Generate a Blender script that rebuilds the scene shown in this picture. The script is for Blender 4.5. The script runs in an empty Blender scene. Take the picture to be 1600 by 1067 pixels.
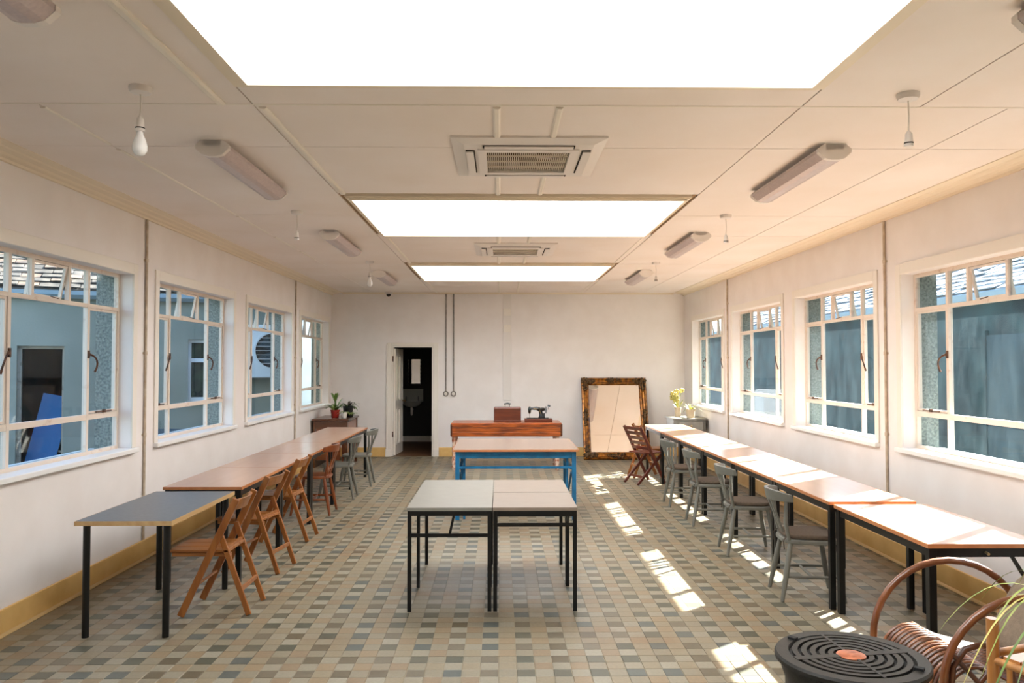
import bpy, bmesh, math, random
from math import pi, sin, cos, radians as R_
from mathutils import Vector as V, Matrix

rnd = random.Random(7)
S = bpy.context.scene
COL = S.collection

# ------------------------------------------------------------------ camera, sky, sun, exposure
FPX = 1245.0
cam_d = bpy.data.cameras.new('camera')
cam_d.sensor_fit = 'HORIZONTAL'
cam_d.sensor_width = 36.0
cam_d.lens = 36.0 * FPX / 1600.0
cam_d.clip_start = 0.05
cam_d.clip_end = 300
cam = bpy.data.objects.new('camera', cam_d)
COL.objects.link(cam)
cam.location = (0, 0, 1.67)
cam.rotation_euler = (pi / 2 + math.atan2(35.5, FPX), 0, -math.atan2(18.0, FPX))
S.camera = cam

SUN = V((1.0, 0.80, 0.90)).normalized()        # direction towards the sun
world = bpy.data.worlds.new('world')
S.world = world
world.use_nodes = True
wn = world.node_tree.nodes
wn.clear()
wo = wn.new('ShaderNodeOutputWorld')
wb = wn.new('ShaderNodeBackground')
sky = wn.new('ShaderNodeTexSky')
sky.sky_type = 'NISHITA'
sky.sun_disc = False
sky.sun_elevation = math.asin(SUN.z)
sky.sun_rotation = math.atan2(SUN.x, SUN.y)
sky.air_density = 1.0
sky.dust_density = 1.5
wb.inputs['Strength'].default_value = 0.38
world.node_tree.links.new(sky.outputs[0], wb.inputs[0])
world.node_tree.links.new(wb.outputs[0], wo.inputs[0])

sun_d = bpy.data.lights.new('sun', 'SUN')
sun_d.energy = 32.0
sun_d.angle = R_(0.53)
sun_d.color = (1.0, 0.94, 0.87)
sun = bpy.data.objects.new('sun', sun_d)
COL.objects.link(sun)
sun.rotation_euler = SUN.to_track_quat('Z', 'Y').to_euler()
sun.location = (12, 10, 12)

SKYLIGHT_EMIT = 5.7
S.view_settings.view_transform = 'Standard'
S.view_settings.look = 'None'
S.view_settings.gamma = 1.0
S.view_settings.use_curve_mapping = False
S.view_settings.exposure = 1.1

# ------------------------------------------------------------------ room constants (metres)
XL, XR, YB, YF, ZC = -3.07, 3.36, 14.5, -2.2, 2.97
ZS, ZH = 0.97, 2.42            # window sill and head
WIN_L = [(2.18, 4.18), (4.68, 6.68), (7.18, 9.18), (9.70, 11.72), (12.27, 14.25)]  # first opening is out of view, added for the daylight it lets in
WIN_R = [(2.15, 4.13), (4.63, 6.62), (7.10, 9.02), (9.46, 11.48), (11.95, 13.87)]  # first opening is unseen, added to let sun onto the near furniture
SKYL = [(1.86, 3.60), (6.15, 7.87), (10.28, 12.12)]
SX0, SX1 = -1.15, 1.43

# ------------------------------------------------------------------ materials
def lin(c):
    return tuple(((x / 255.0 / 12.92) if x / 255.0 <= 0.04045 else ((x / 255.0 + 0.055) / 1.055) ** 2.4) for x in c)

def base_mat(name):
    m = bpy.data.materials.new(name)
    m.use_nodes = True
    nt = m.node_tree
    return m, nt, nt.nodes['Principled BSDF']

def coords(nt, world_space=False):
    if world_space:
        return nt.nodes.new('ShaderNodeNewGeometry').outputs['Position']
    return nt.nodes.new('ShaderNodeTexCoord').outputs['Object']

def mat(name, c, rough=0.5, c2=None, scale=8.0, detail=4, stretch=None, bump=0.0, bscale=None, metal=0.0,
        spec=None, coat=0.0, coat_rough=0.08, world_space=False, lo=0.35, hi=0.65, trans=None, bdist=0.01):
    m, nt, b = base_mat(name)
    N, L = nt.nodes, nt.links
    b.inputs['Roughness'].default_value = rough
    b.inputs['Metallic'].default_value = metal
    b.inputs['Coat Weight'].default_value = coat
    b.inputs['Coat Roughness'].default_value = coat_rough
    if spec is not None:
        b.inputs['Specular IOR Level'].default_value = spec
    src = coords(nt, world_space)
    if stretch:
        mp = N.new('ShaderNodeMapping')
        mp.inputs['Scale'].default_value = stretch
        L.new(src, mp.inputs['Vector'])
        src = mp.outputs[0]
    ca = lin(c) + (1,)
    if c2 is not None:
        nz = N.new('ShaderNodeTexNoise')
        nz.inputs['Scale'].default_value = scale
        nz.inputs['Detail'].default_value = detail
        L.new(src, nz.inputs['Vector'])
        rp = N.new('ShaderNodeValToRGB')
        rp.color_ramp.elements[0].position = lo
        rp.color_ramp.elements[1].position = hi
        rp.color_ramp.elements[0].color = ca
        rp.color_ramp.elements[1].color = lin(c2) + (1,)
        L.new(nz.outputs['Fac'], rp.inputs[0])
        L.new(rp.outputs[0], b.inputs['Base Color'])
    else:
        b.inputs['Base Color'].default_value = ca
    if bump:
        nb = N.new('ShaderNodeTexNoise')
        nb.inputs['Scale'].default_value = bscale or scale * 4
        nb.inputs['Detail'].default_value = 5
        L.new(src, nb.inputs['Vector'])
        bp = N.new('ShaderNodeBump')
        bp.inputs['Strength'].default_value = bump
        bp.inputs['Distance'].default_value = bdist
        L.new(nb.outputs['Fac'], bp.inputs['Height'])
        L.new(bp.outputs[0], b.inputs['Normal'])
    return m

def wood(name, c, c2, axis=1, scale=14, rough=0.45, coat=0.0, str_=14.0, bump=0.1, cr=0.08):
    st = [1.0, 1.0, 1.0]
    for i in range(3):
        st[i] = 1.0 if i == axis else str_
    return mat(name, c, rough, c2, scale / 6.0, 6, tuple(st), bump, scale / 2, coat=coat, coat_rough=cr, bdist=0.003, lo=0.3, hi=0.7)

def glass_mat(name, dust, dustcol, gloss=0.08, dscale=6.0, streak=None):
    m = bpy.data.materials.new(name)
    m.use_nodes = True
    nt = m.node_tree
    N, L = nt.nodes, nt.links
    N.clear()
    out = N.new('ShaderNodeOutputMaterial')
    tr = N.new('ShaderNodeBsdfTransparent')
    tr.inputs[0].default_value = (0.93, 0.97, 0.98, 1)
    gl = N.new('ShaderNodeBsdfGlossy')
    gl.inputs['Roughness'].default_value = 0.02
    lw = N.new('ShaderNodeLayerWeight')
    lw.inputs['Blend'].default_value = 0.5
    pw = N.new('ShaderNodeMath')
    pw.operation = 'POWER'
    pw.inputs[1].default_value = 4.0
    L.new(lw.outputs['Facing'], pw.inputs[0])
    fr = N.new('ShaderNodeMapRange')
    fr.inputs['To Min'].default_value = 0.015
    fr.inputs['To Max'].default_value = 0.13
    L.new(pw.outputs[0], fr.inputs['Value'])
    mx = N.new('ShaderNodeMixShader')
    L.new(fr.outputs[0], mx.inputs[0])
    L.new(tr.outputs[0], mx.inputs[1])
    L.new(gl.outputs[0], mx.inputs[2])
    src = coords(nt, True)
    src0 = src
    if streak:
        mp = N.new('ShaderNodeMapping')
        mp.inputs['Scale'].default_value = streak
        L.new(src, mp.inputs['Vector'])
        src = mp.outputs[0]
    nz = N.new('ShaderNodeTexNoise')
    nz.inputs['Scale'].default_value = dscale
    nz.inputs['Detail'].default_value = 8
    nz.inputs['Roughness'].default_value = 0.65
    L.new(src, nz.inputs['Vector'])
    rp = N.new('ShaderNodeMapRange')
    rp.inputs['From Min'].default_value = 0.35
    rp.inputs['From Max'].default_value = 0.8
    rp.inputs['To Min'].default_value = dust * 0.1
    rp.inputs['To Max'].default_value = dust
    L.new(nz.outputs['Fac'], rp.inputs['Value'])
    n2 = N.new('ShaderNodeTexVoronoi')
    n2.inputs['Scale'].default_value = 55
    L.new(src0, n2.inputs['Vector'])
    r2 = N.new('ShaderNodeMapRange')
    r2.inputs['From Min'].default_value = 0.0
    r2.inputs['From Max'].default_value = 0.13
    r2.inputs['To Min'].default_value = dust * 5.0
    r2.inputs['To Max'].default_value = 0.0
    L.new(n2.outputs['Distance'], r2.inputs['Value'])
    ad = N.new('ShaderNodeMath')
    ad.operation = 'ADD'
    ad.use_clamp = True
    L.new(rp.outputs[0], ad.inputs[0])
    L.new(r2.outputs[0], ad.inputs[1])
    df = N.new('ShaderNodeBsdfDiffuse')
    df.inputs[0].default_value = lin(dustcol) + (1,)
    tl = N.new('ShaderNodeBsdfTranslucent')
    tl.inputs[0].default_value = lin(dustcol) + (1,)
    dm = N.new('ShaderNodeMixShader')
    L.new(df.outputs[0], dm.inputs[1])
    L.new(tl.outputs[0], dm.inputs[2])
    m2 = N.new('ShaderNodeMixShader')
    L.new(ad.outputs[0], m2.inputs[0])
    L.new(mx.outputs[0], m2.inputs[1])
    L.new(dm.outputs[0], m2.inputs[2])
    L.new(m2.outputs[0], out.inputs[0])
    return m

def emit_mat(name, c, s):
    m = bpy.data.materials.new(name)
    m.use_nodes = True
    nt = m.node_tree
    nt.nodes.clear()
    o = nt.nodes.new('ShaderNodeOutputMaterial')
    e = nt.nodes.new('ShaderNodeEmission')
    e.inputs[0].default_value = lin(c) + (1,)
    e.inputs[1].default_value = s
    nt.links.new(e.outputs[0], o.inputs[0])
    return m

def tile_mat(name, c, stain=True):
    m, nt, b = base_mat(name)
    N, L = nt.nodes, nt.links
    b.inputs['Roughness'].default_value = 0.42
    b.inputs['Specular IOR Level'].default_value = 0.4
    src = coords(nt, True)
    n1 = N.new('ShaderNodeTexNoise')
    n1.inputs['Scale'].default_value = 60
    n1.inputs['Detail'].default_value = 5
    L.new(src, n1.inputs['Vector'])
    mr = N.new('ShaderNodeMapRange')
    mr.inputs['To Min'].default_value = 0.80
    mr.inputs['To Max'].default_value = 1.18
    L.new(n1.outputs['Fac'], mr.inputs['Value'])
    mul = N.new('ShaderNodeMix')
    mul.data_type = 'RGBA'
    mul.blend_type = 'MULTIPLY'
    mul.inputs['Factor'].default_value = 1.0
    mul.inputs['A'].default_value = lin(c) + (1,)
    L.new(mr.outputs[0], mul.inputs['B'])
    n2 = N.new('ShaderNodeTexNoise')
    n2.inputs['Scale'].default_value = 1.15
    n2.inputs['Detail'].default_value = 6
    n2.inputs['Roughness'].default_value = 0.62
    L.new(src, n2.inputs['Vector'])
    r2 = N.new('ShaderNodeMapRange')
    r2.inputs['From Min'].default_value = 0.54
    r2.inputs['From Max'].default_value = 0.74
    r2.inputs['To Max'].default_value = 0.6
    L.new(n2.outputs['Fac'], r2.inputs['Value'])
    mx = N.new('ShaderNodeMix')
    mx.data_type = 'RGBA'
    mx.blend_type = 'MULTIPLY'
    L.new(r2.outputs[0], mx.inputs['Factor'])
    L.new(mul.outputs['Result'], mx.inputs['A'])
    mx.inputs['B'].default_value = lin((214, 170, 118)) + (1,)
    L.new(mx.outputs['Result'], b.inputs['Base Color'])
    return m

M = {}
M['wall'] = mat('wall_paint', (237, 230, 225), 0.55, (232, 224, 218), 3, 3, bump=0.05, bscale=40, bdist=0.004)
M['ceil'] = mat('ceiling_paint', (238, 226, 216), 0.6, (234, 220, 207), 1.6, 4, bump=0.04, bscale=30, bdist=0.004)
M['batten'] = mat('batten_paint', (234, 223, 207), 0.55)
M['gap'] = mat('ceiling_gap', (150, 120, 84), 0.8)
M['cornice'] = mat('cornice_paint', (232, 216, 190), 0.5)
M['trim'] = mat('trim_paint', (234, 226, 214), 0.4)
M['sill'] = mat('sill_paint', (238, 236, 232), 0.35)
M['steel'] = mat('window_steel', (228, 212, 196), 0.45, (190, 150, 122), 14, 5, lo=0.6, hi=0.85, bump=0.1, bscale=60, bdist=0.003)
M['rust'] = mat('rusty_iron', (58, 42, 34), 0.55, (110, 72, 48), 30, 5, metal=0.4)
M['glassL'] = glass_mat('glass_clear', 0.010, (200, 214, 218))
M['glassR'] = glass_mat('glass_dusty', 0.024, (176, 204, 214), dscale=5.0, streak=(1, 1.6, .45))
M['skirt'] = mat('ochre_skirting', (226, 186, 116), 0.4, (214, 170, 100), 5, 4, bump=0.05)
M['skirtbead'] = mat('ochre_bead', (208, 176, 122), 0.4)
M['mortar'] = mat('floor_mortar', (150, 138, 116), 0.8)
M['rough'] = mat('roughcast', (150, 156, 148), 0.9, (104, 112, 108), 50, 6, bump=0.9, bscale=70, bdist=0.02)
M['emit'] = emit_mat('opal_skylight', (248, 250, 252), SKYLIGHT_EMIT)
M['well'] = mat('skylight_well', (244, 244, 244), 0.5)
TD = [tile_mat('tile_dark_%d' % i, c) for i, c in enumerate([(88, 84, 68), (82, 85, 78), (92, 82, 62), (78, 77, 62), (100, 91, 73)])]
TLt = [tile_mat('tile_light_%d' % i, c) for i, c in enumerate([(134, 126, 107), (127, 118, 98), (130, 118, 95), (132, 114, 88), (127, 109, 85), (139, 132, 114)])]
M['laminate'] = wood('beech_laminate', (190, 152, 126), (182, 143, 115), 1, 10, 0.28, 0.35, 10, 0.0, 0.16)
M['laminate_e'] = wood('beech_edging', (190, 124, 74), (172, 104, 58), 1, 10, 0.35, 0.1, 10, 0.0)
M['grey_top'] = mat('grey_laminate', (98, 101, 103), 0.35, (90, 93, 95), 40, 4)
M['pale_edge'] = wood('pale_wood_edging', (196, 162, 112), (176, 138, 88), 1, 12, 0.4, 0, 10)
M['black'] = mat('black_steel', (10, 10, 9), 0.4, metal=0.2)
M['cream_top'] = mat('cream_laminate', (136, 133, 122), 0.28, (131, 127, 116), 10, 4, coat=0.2)
M['pink_top'] = mat('rose_laminate', (140, 125, 110), 0.28, (135, 119, 103), 10, 4, coat=0.2)
M['bench_top'] = wood('worn_rose_top', (168, 140, 122), (158, 129, 110), 0, 14, 0.22, 0.35, 14, 0.0)
M['blue'] = mat('blue_painted_steel', (24, 108, 150), 0.4, (18, 88, 124), 10, 4)
M['oldwood'] = wood('orange_old_pine', (182, 88, 24), (88, 36, 10), 0, 26, 0.35, 0.25, 9, 0.2)
M['oldwood_d'] = wood('dark_old_pine', (92, 44, 18), (56, 26, 12), 0, 20, 0.45, 0, 8, 0.2)
M['peel'] = mat('peeling_paint', (214, 186, 164), 0.6, (168, 92, 60), 22, 6, lo=0.45, hi=0.6, bump=0.3, bscale=60)
M['case'] = wood('mahogany_case', (104, 48, 22), (76, 30, 14), 0, 16, 0.35, 0.3, 8, 0.05)
M['enamel'] = mat('black_enamel', (6, 6, 5), 0.18, coat=0.5)
M['gilt_line'] = mat('gold_decal', (190, 150, 70), 0.35, metal=0.8)
M['chrome'] = mat('chrome', (210, 210, 212), 0.18, metal=1.0)
M['gold'] = mat('aged_gilt', (182, 116, 38), 0.3, (88, 48, 14), 14, 5, metal=0.45, bump=0.2, bscale=60, bdist=0.004)
M['gold_dark'] = mat('tarnished_gilt', (112, 78, 34), 0.4, (44, 28, 12), 40, 5, metal=0.4, bump=0.5, bscale=90, bdist=0.006)
M['mirror'] = mat('mirror_silver', (240, 240, 238), 0.015, metal=1.0)
M['fold'] = wood('honey_beech', (156, 96, 42), (126, 70, 26), 2, 16, 0.38, 0.2, 10, 0.05)
M['fold_seat'] = wood('honey_beech_seat', (160, 100, 44), (128, 74, 29), 0, 16, 0.38, 0.2, 10, 0.05)
M['brown'] = wood('chestnut_wood', (140, 72, 28), (104, 48, 18), 2, 16, 0.35, 0.25, 10, 0.05)
M['redwood'] = wood('red_brown_wood', (112, 46, 26), (78, 28, 16), 2, 16, 0.4, 0.15, 10, 0.05)
M['greypaint'] = mat('grey_chair_paint', (116, 114, 104), 0.45, (104, 102, 92), 9, 4, bump=0.05)
M['pad'] = mat('brown_seat_pad', (96, 80, 64), 0.85, (82, 68, 54), 60, 4, bump=0.3, bscale=200)
M['tie'] = mat('pad_cord', (70, 60, 50), 0.9)
M['white_pl'] = mat('white_plastic', (226, 216, 206), 0.4)
M['lens'] = mat('prismatic_diffuser', (196, 178, 172), 0.35, (186, 168, 164), 60, 2)
M['cord'] = mat('white_flex', (222, 212, 198), 0.5)
M['bulb'] = mat('opal_bulb', (240, 236, 230), 0.25)
M['brass'] = mat('brass', (190, 170, 130), 0.35, metal=0.9)
M['grille'] = mat('grille_bars', (216, 200, 176), 0.5)
M['void'] = mat('dark_void', (84, 58, 34), 0.9)
M['slot'] = mat('slot_dark', (46, 34, 26), 0.9)
M['trunk'] = mat('trunking_plastic', (228, 221, 214), 0.4)
M['galv'] = mat('galvanised', (150, 142, 134), 0.35, (130, 122, 114), 20, 4, metal=0.8)
M['conduit'] = mat('painted_conduit', (206, 190, 168), 0.4, (176, 156, 132), 12, 4)
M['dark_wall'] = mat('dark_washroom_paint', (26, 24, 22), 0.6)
M['wfloor'] = wood('washroom_floor', (112, 78, 48), (86, 58, 34), 0, 14, 0.5, 0, 8)
M['porcelain'] = mat('porcelain', (200, 198, 184), 0.2, coat=0.4)
M['iron'] = mat('cast_iron', (42, 40, 35), 0.48, (34, 32, 28), 50, 4, metal=0.3, bump=0.08, bscale=200)
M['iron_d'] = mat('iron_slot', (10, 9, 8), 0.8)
M['copper'] = mat('copper_badge', (196, 122, 88), 0.4, (150, 84, 56), 30, 5, metal=0.6, bump=0.6, bscale=60, bdist=0.004)
M['rattan'] = wood('rattan', (126, 72, 34), (84, 44, 20), 0, 18, 0.35, 0.25, 3, 0.1)
M['rattan_d'] = wood('dark_rattan', (92, 50, 26), (60, 30, 16), 0, 18, 0.35, 0.25, 3, 0.1)
M['bamboo'] = wood('bamboo', (190, 134, 74), (156, 100, 50), 2, 14, 0.35, 0.2, 8, 0.05)
M['cushion'] = mat('taupe_cushion', (132, 116, 96), 0.9, (120, 104, 86), 40, 4, bump=0.25, bscale=250)
M['leaf'] = mat('green_leaf', (72, 98, 40), 0.4, (104, 128, 56), 12, 3)
M['leaf2'] = mat('pale_leaf', (168, 176, 92), 0.45, (120, 140, 60), 10, 3)
M['leafy'] = mat('yellow_leaf', (206, 190, 112), 0.5, (176, 168, 84), 10, 3)
M['leafd'] = mat('dark_leaf', (40, 34, 36), 0.4, (54, 58, 40), 10, 3)
M['redpot'] = mat('red_glaze', (158, 34, 22), 0.25, coat=0.4)
M['blackpot'] = mat('black_pot', (30, 28, 28), 0.4)
M['whitepot'] = mat('white_pot', (222, 216, 206), 0.4)
M['tanpot'] = mat('tan_pot', (196, 176, 146), 0.5)
M['soil'] = mat('soil', (52, 38, 28), 0.95)
M['deskwood'] = wood('dark_desk_wood', (104, 62, 36), (72, 40, 22), 0, 16, 0.3, 0.3, 10)
M['deskpanel'] = wood('red_desk_panel', (138, 76, 38), (104, 54, 26), 0, 16, 0.3, 0.3, 10)
M['greycab'] = mat('grey_cabinet_paint', (152, 148, 138), 0.45, (138, 134, 124), 8, 4)
# outside
M['outwall'] = mat('blue_grey_render', (134, 138, 128), 0.85, (119, 124, 114), 1.3, 6, bump=0.2, bscale=30)
M['outwallR'] = mat('teal_grey_render', (46, 70, 72), 0.85, (22, 37, 41), 2.2, 8, bump=0.2, bscale=25)
M['outpier'] = mat('pale_pier', (176, 182, 176), 0.85, (150, 158, 154), 3, 5)
M['gutter'] = mat('grey_gutter', (120, 138, 146), 0.5)
M['ground'] = mat('yard_concrete', (96, 104, 104), 0.9, (74, 82, 84), 1.4, 6)
M['slate'] = mat('mossy_slate', (74, 68, 60), 0.8, (34, 32, 29), 7, 6, bump=0.4, bscale=30)
M['slate2'] = mat('orange_lichen_slate', (104, 84, 66), 0.8, (56, 48, 42), 7, 6)
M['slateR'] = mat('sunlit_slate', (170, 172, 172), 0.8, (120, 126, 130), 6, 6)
M['upvc'] = mat('white_window_plastic', (228, 232, 234), 0.35)
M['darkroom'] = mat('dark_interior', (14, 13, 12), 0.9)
M['darkglass'] = mat('dark_glass', (58, 74, 58), 0.08, (30, 42, 40), 6, 4)
M['bluesheet'] = mat('blue_sheet', (40, 118, 182), 0.5)
M['doorpaint'] = mat('peeling_door_frame', (150, 144, 130), 0.6, (92, 74, 58), 16, 5, lo=0.55, hi=0.75)
M['acwhite'] = mat('condenser_white', (222, 226, 228), 0.45)
M['palewall'] = mat('pale_yard_wall', (206, 214, 214), 0.8, (188, 198, 200), 2, 4)
M['shutter'] = mat('dark_teal_door', (40, 64, 74), 0.7, (32, 54, 62), 4, 5)
M['treeleaf'] = mat('tree_leaf', (88, 118, 48), 0.6, (126, 150, 70), 3, 3)
M['bark'] = mat('bark', (84, 66, 50), 0.9)

# ------------------------------------------------------------------ mesh builder
class MB:
    def __init__(s):
        s.v, s.f, s.m = [], [], []
    def add(s, vs, fs, m=0):
        o = len(s.v)
        s.v += [tuple(p) for p in vs]
        for f in fs:
            s.f.append([i + o for i in f])
            s.m.append(m)
        return s
    def box(s, x0, y0, z0, x1, y1, z1, m=0):
        if x0 > x1: x0, x1 = x1, x0
        if y0 > y1: y0, y1 = y1, y0
        if z0 > z1: z0, z1 = z1, z0
        vs = [(x0, y0, z0), (x1, y0, z0), (x1, y1, z0), (x0, y1, z0), (x0, y0, z1), (x1, y0, z1), (x1, y1, z1), (x0, y1, z1)]
        return s.add(vs, [(0, 3, 2, 1), (4, 5, 6, 7), (0, 1, 5, 4), (1, 2, 6, 5), (2, 3, 7, 6), (3, 0, 4, 7)], m)
    def bar(s, p, q, w, h, up=(0, 0, 1), m=0, w2=None, h2=None):
        p, q = V(p), V(q)
        d = (q - p).normalized()
        u = V(up)
        a = d.cross(u)
        if a.length < 1e-4:
            a = d.cross(V((1, 0, 0)))
        a.normalize()
        b = a.cross(d).normalized()
        w2 = w if w2 is None else w2
        h2 = h if h2 is None else h2
        vs = []
        for c, ww, hh in ((p, w, h), (q, w2, h2)):
            for i, j in ((-1, -1), (1, -1), (1, 1), (-1, 1)):
                vs.append(c + a * (i * ww / 2) + b * (j * hh / 2))
        return s.add(vs, [(0, 1, 2, 3), (7, 6, 5, 4), (0, 4, 5, 1), (1, 5, 6, 2), (2, 6, 7, 3), (3, 7, 4, 0)], m)
    def tube(s, pts, r, n=8, closed=False, m=0):
        pts = [V(p) for p in pts]
        k = len(pts)
        rs = r if isinstance(r, (list, tuple)) else [r] * k
        t0 = (pts[1] - pts[0]).normalized()
        ref = V((0, 0, 1)) if abs(t0.z) < 0.9 else V((1, 0, 0))
        nrm = t0.cross(ref).normalized()
        vs = []
        for i in range(k):
            if closed:
                t = (pts[(i + 1) % k] - pts[i - 1]).normalized()
            else:
                t = (pts[min(i + 1, k - 1)] - pts[max(i - 1, 0)]).normalized()
            nrm = (nrm - t * nrm.dot(t))
            if nrm.length < 1e-5:
                nrm = t.orthogonal()
            nrm.normalize()
            bn = t.cross(nrm)
            for j in range(n):
                a = 2 * pi * j / n
                vs.append(pts[i] + (nrm * cos(a) + bn * sin(a)) * rs[i])
        fs = []
        for i in range(k if closed else k - 1):
            i2 = (i + 1) % k
            for j in range(n):
                j2 = (j + 1) % n
                fs.append((i * n + j, i * n + j2, i2 * n + j2, i2 * n + j))
        if not closed:
            fs.append(tuple(reversed(range(n))))
            fs.append(tuple(range((k - 1) * n, k * n)))
        return s.add(vs, fs, m)
    def lathe(s, prof, c=(0, 0, 0), n=20, m=0, axis='z', sx=1.0, sy=1.0):
        vs = []
        for r, z in prof:
            for j in range(n):
                a = 2 * pi * j / n
                p = (r * cos(a) * sx, r * sin(a) * sy, z)
                if axis == 'x': p = (p[2], p[0], p[1])
                if axis == 'y': p = (p[0], p[2], p[1])
                vs.append((c[0] + p[0], c[1] + p[1], c[2] + p[2]))
        k = len(prof)
        fs = []
        for i in range(k - 1):
            for j in range(n):
                j2 = (j + 1) % n
                fs.append((i * n + j, i * n + j2, (i + 1) * n + j2, (i + 1) * n + j))
        fs.append(tuple(reversed(range(n))))
        fs.append(tuple(range((k - 1) * n, k * n)))
        return s.add(vs, fs, m)
    def ell(s, c, r, nu=10, nv=7, m=0):
        prof = []
        for i in range(nv + 1):
            a = -pi / 2 + pi * i / nv
            prof.append((max(cos(a), 0.02), sin(a)))
        vs = []
        for q, z in prof:
            for j in range(nu):
                a = 2 * pi * j / nu
                vs.append((c[0] + r[0] * q * cos(a), c[1] + r[1] * q * sin(a), c[2] + r[2] * z))
        fs = []
        for i in range(nv):
            for j in range(nu):
                j2 = (j + 1) % nu
                fs.append((i * nu + j, i * nu + j2, (i + 1) * nu + j2, (i + 1) * nu + j))
        return s.add(vs, fs, m)
    def prism(s, poly, fn, t0, t1, m=0):
        """poly of (a,b); fn(a,b,t)->xyz, extruded from t0 to t1"""
        n = len(poly)
        vs = [fn(a, b, t0) for a, b in poly] + [fn(a, b, t1) for a, b in poly]
        fs = [tuple(range(n)), tuple(reversed(range(n, 2 * n)))]
        for i in range(n):
            j = (i + 1) % n
            fs.append((i, i + n, j + n, j))
        return s.add(vs, fs, m)
    def leaf(s, base, d, L, w, droop=0.5, n=7, lift=0.6, m=0, fold=0.15):
        """arching blade leaf from base in horizontal direction d"""
        d = V((d[0], d[1], 0)).normalized()
        sd = V((-d.y, d.x, 0))
        vs = []
        for i in range(n + 1):
            t = i / n
            c = V(base) + d * (L * (t * cos(lift) if lift < 1.5 else t * 0.1)) + V((0, 0, L * (t * sin(lift) - droop * t * t)))
            ww = w * (0.35 + 1.3 * t) * (1 - t) ** 0.7 if t < 1 else 0
            ww = max(ww, w * 0.04)
            vs += [c - sd * ww + V((0, 0, ww * fold)), c, c + sd * ww + V((0, 0, ww * fold))]
        fs = []
        for i in range(n):
            a = i * 3
            fs += [(a, a + 1, a + 4, a + 3), (a + 1, a + 2, a + 5, a + 4)]
        return s.add(vs, fs, m)
    def xf(s, mat4):
        s.v = [tuple(mat4 @ V(p)) for p in s.v]
        return s
    def mesh(s, name, mats, smooth=None, off=None):
        me = bpy.data.meshes.new(name)
        vs = s.v if off is None else [(p[0] - off[0], p[1] - off[1], p[2] - off[2]) for p in s.v]
        me.from_pydata(vs, [], s.f)
        for mm in (mats if isinstance(mats, (list, tuple)) else [mats]):
            me.materials.append(M[mm] if isinstance(mm, str) else mm)
        if any(s.m):
            me.polygons.foreach_set('material_index', s.m)
        bm = bmesh.new()
        bm.from_mesh(me)
        bmesh.ops.recalc_face_normals(bm, faces=bm.faces)
        bm.to_mesh(me)
        bm.free()
        if smooth:
            me.polygons.foreach_set('use_smooth', [True] * len(me.polygons))
            me.set_sharp_from_angle(angle=R_(smooth))
        me.update()
        return me
    def build(s, name, mats, parent=None, smooth=None, bevel=0.0, W=False):
        off = parent.location if (W and parent is not None) else None
        o = bpy.data.objects.new(name, s.mesh(name, mats, smooth, off))
        COL.objects.link(o)
        if parent is not None:
            o.parent = parent
        if bevel:
            md = o.modifiers.new('bevel', 'BEVEL')
            md.width = bevel
            md.segments = 2
            md.limit_method = 'ANGLE'
            md.angle_limit = R_(40)
        return o

def tag(o, label, cat, group=None, kind=None):
    o['label'] = label
    o['category'] = cat
    if group: o['group'] = group
    if kind: o['kind'] = kind
    return o

def empty(name, loc=(0, 0, 0), rz=0.0):
    o = bpy.data.objects.new(name, None)
    o.empty_display_size = 0.1
    COL.objects.link(o)
    o.location = loc
    o.rotation_euler = (0, 0, rz)
    return o

def copy_tree(o, parent=None):
    c = o.copy()
    COL.objects.link(c)
    c.parent = parent
    for ch in list(o.children):
        copy_tree(ch, c)
    return c

def box_obj(name, m, parent, x0, y0, z0, x1, y1, z1, bevel=0.0, W=True):
    return MB().box(x0, y0, z0, x1, y1, z1).build(name, m, parent, bevel=bevel, W=W)

# ------------------------------------------------------------------ floor
FX0, FX1, FY0, FY1 = XL, XR, YF, YB
floor = MB().box(FX0 - .3, FY0 - .3, -0.15, FX1 + .3, FY1 + .3, -0.004).build('floor', 'mortar')
tag(floor, 'checkered floor of small pale and grey-green tiles', 'floor', kind='structure')

def tile_mesh(ch=0.0025):
    w, t = 0.0488, 0.006
    vs = [(-w, -w, -t), (w, -w, -t), (w, w, -t), (-w, w, -t)]
    vs += [(-w, -w, -ch), (w, -w, -ch), (w, w, -ch), (-w, w, -ch)]
    c = w - ch
    vs += [(-c, -c, 0), (c, -c, 0), (c, c, 0), (-c, c, 0)]
    fs = [(8, 9, 10, 11)]
    for i in range(4):
        j = (i + 1) % 4
        fs += [(i, j, j + 4, i + 4), (i + 4, j + 4, j + 8, i + 8)]
    return vs, fs
TX0, TY0 = 0.09, 4.312
def tile_kind(i, j):
    dark = (i % 2 == 0) and (j % 2 == 0)
    if j in (51, 52):
        return ('L', 4 if rnd.random() < .6 else 3)
    if dark:
        return ('D', rnd.randrange(5))
    if i % 2 == 0:
        return ('L', rnd.choice((0, 5, 1)))
    if j % 2 == 0:
        return ('L', rnd.choice((0, 1, 2, 1)))
    return ('L', rnd.choice((2, 3, 4, 2, 3)))
FP = FPX
def vis(x, y):
    px = 782 + FP * x / max(y, .1)
    py = 569 + FP * 1.67 / max(y, .1)
    return -10 < px < 1610 and py < 1085
tiles = []
i0, i1 = int(math.floor((FX0 - TX0) / .1)), int(math.ceil((FX1 - TX0) / .1))
j0, j1 = int(math.floor((FY0 - TY0) / .1)), int(math.ceil((FY1 - TY0) / .1))
for j in range(j0, j1):
    for i in range(i0, i1):
        x, y = TX0 + i * .1 + .05, TY0 + j * .1 + .05
        if x < FX0 + .02 or x > FX1 - .02 or y < FY0 + .02 or y > FY1 - .02:
            continue
        tiles.append((x, y, tile_kind(i, j)))
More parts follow.
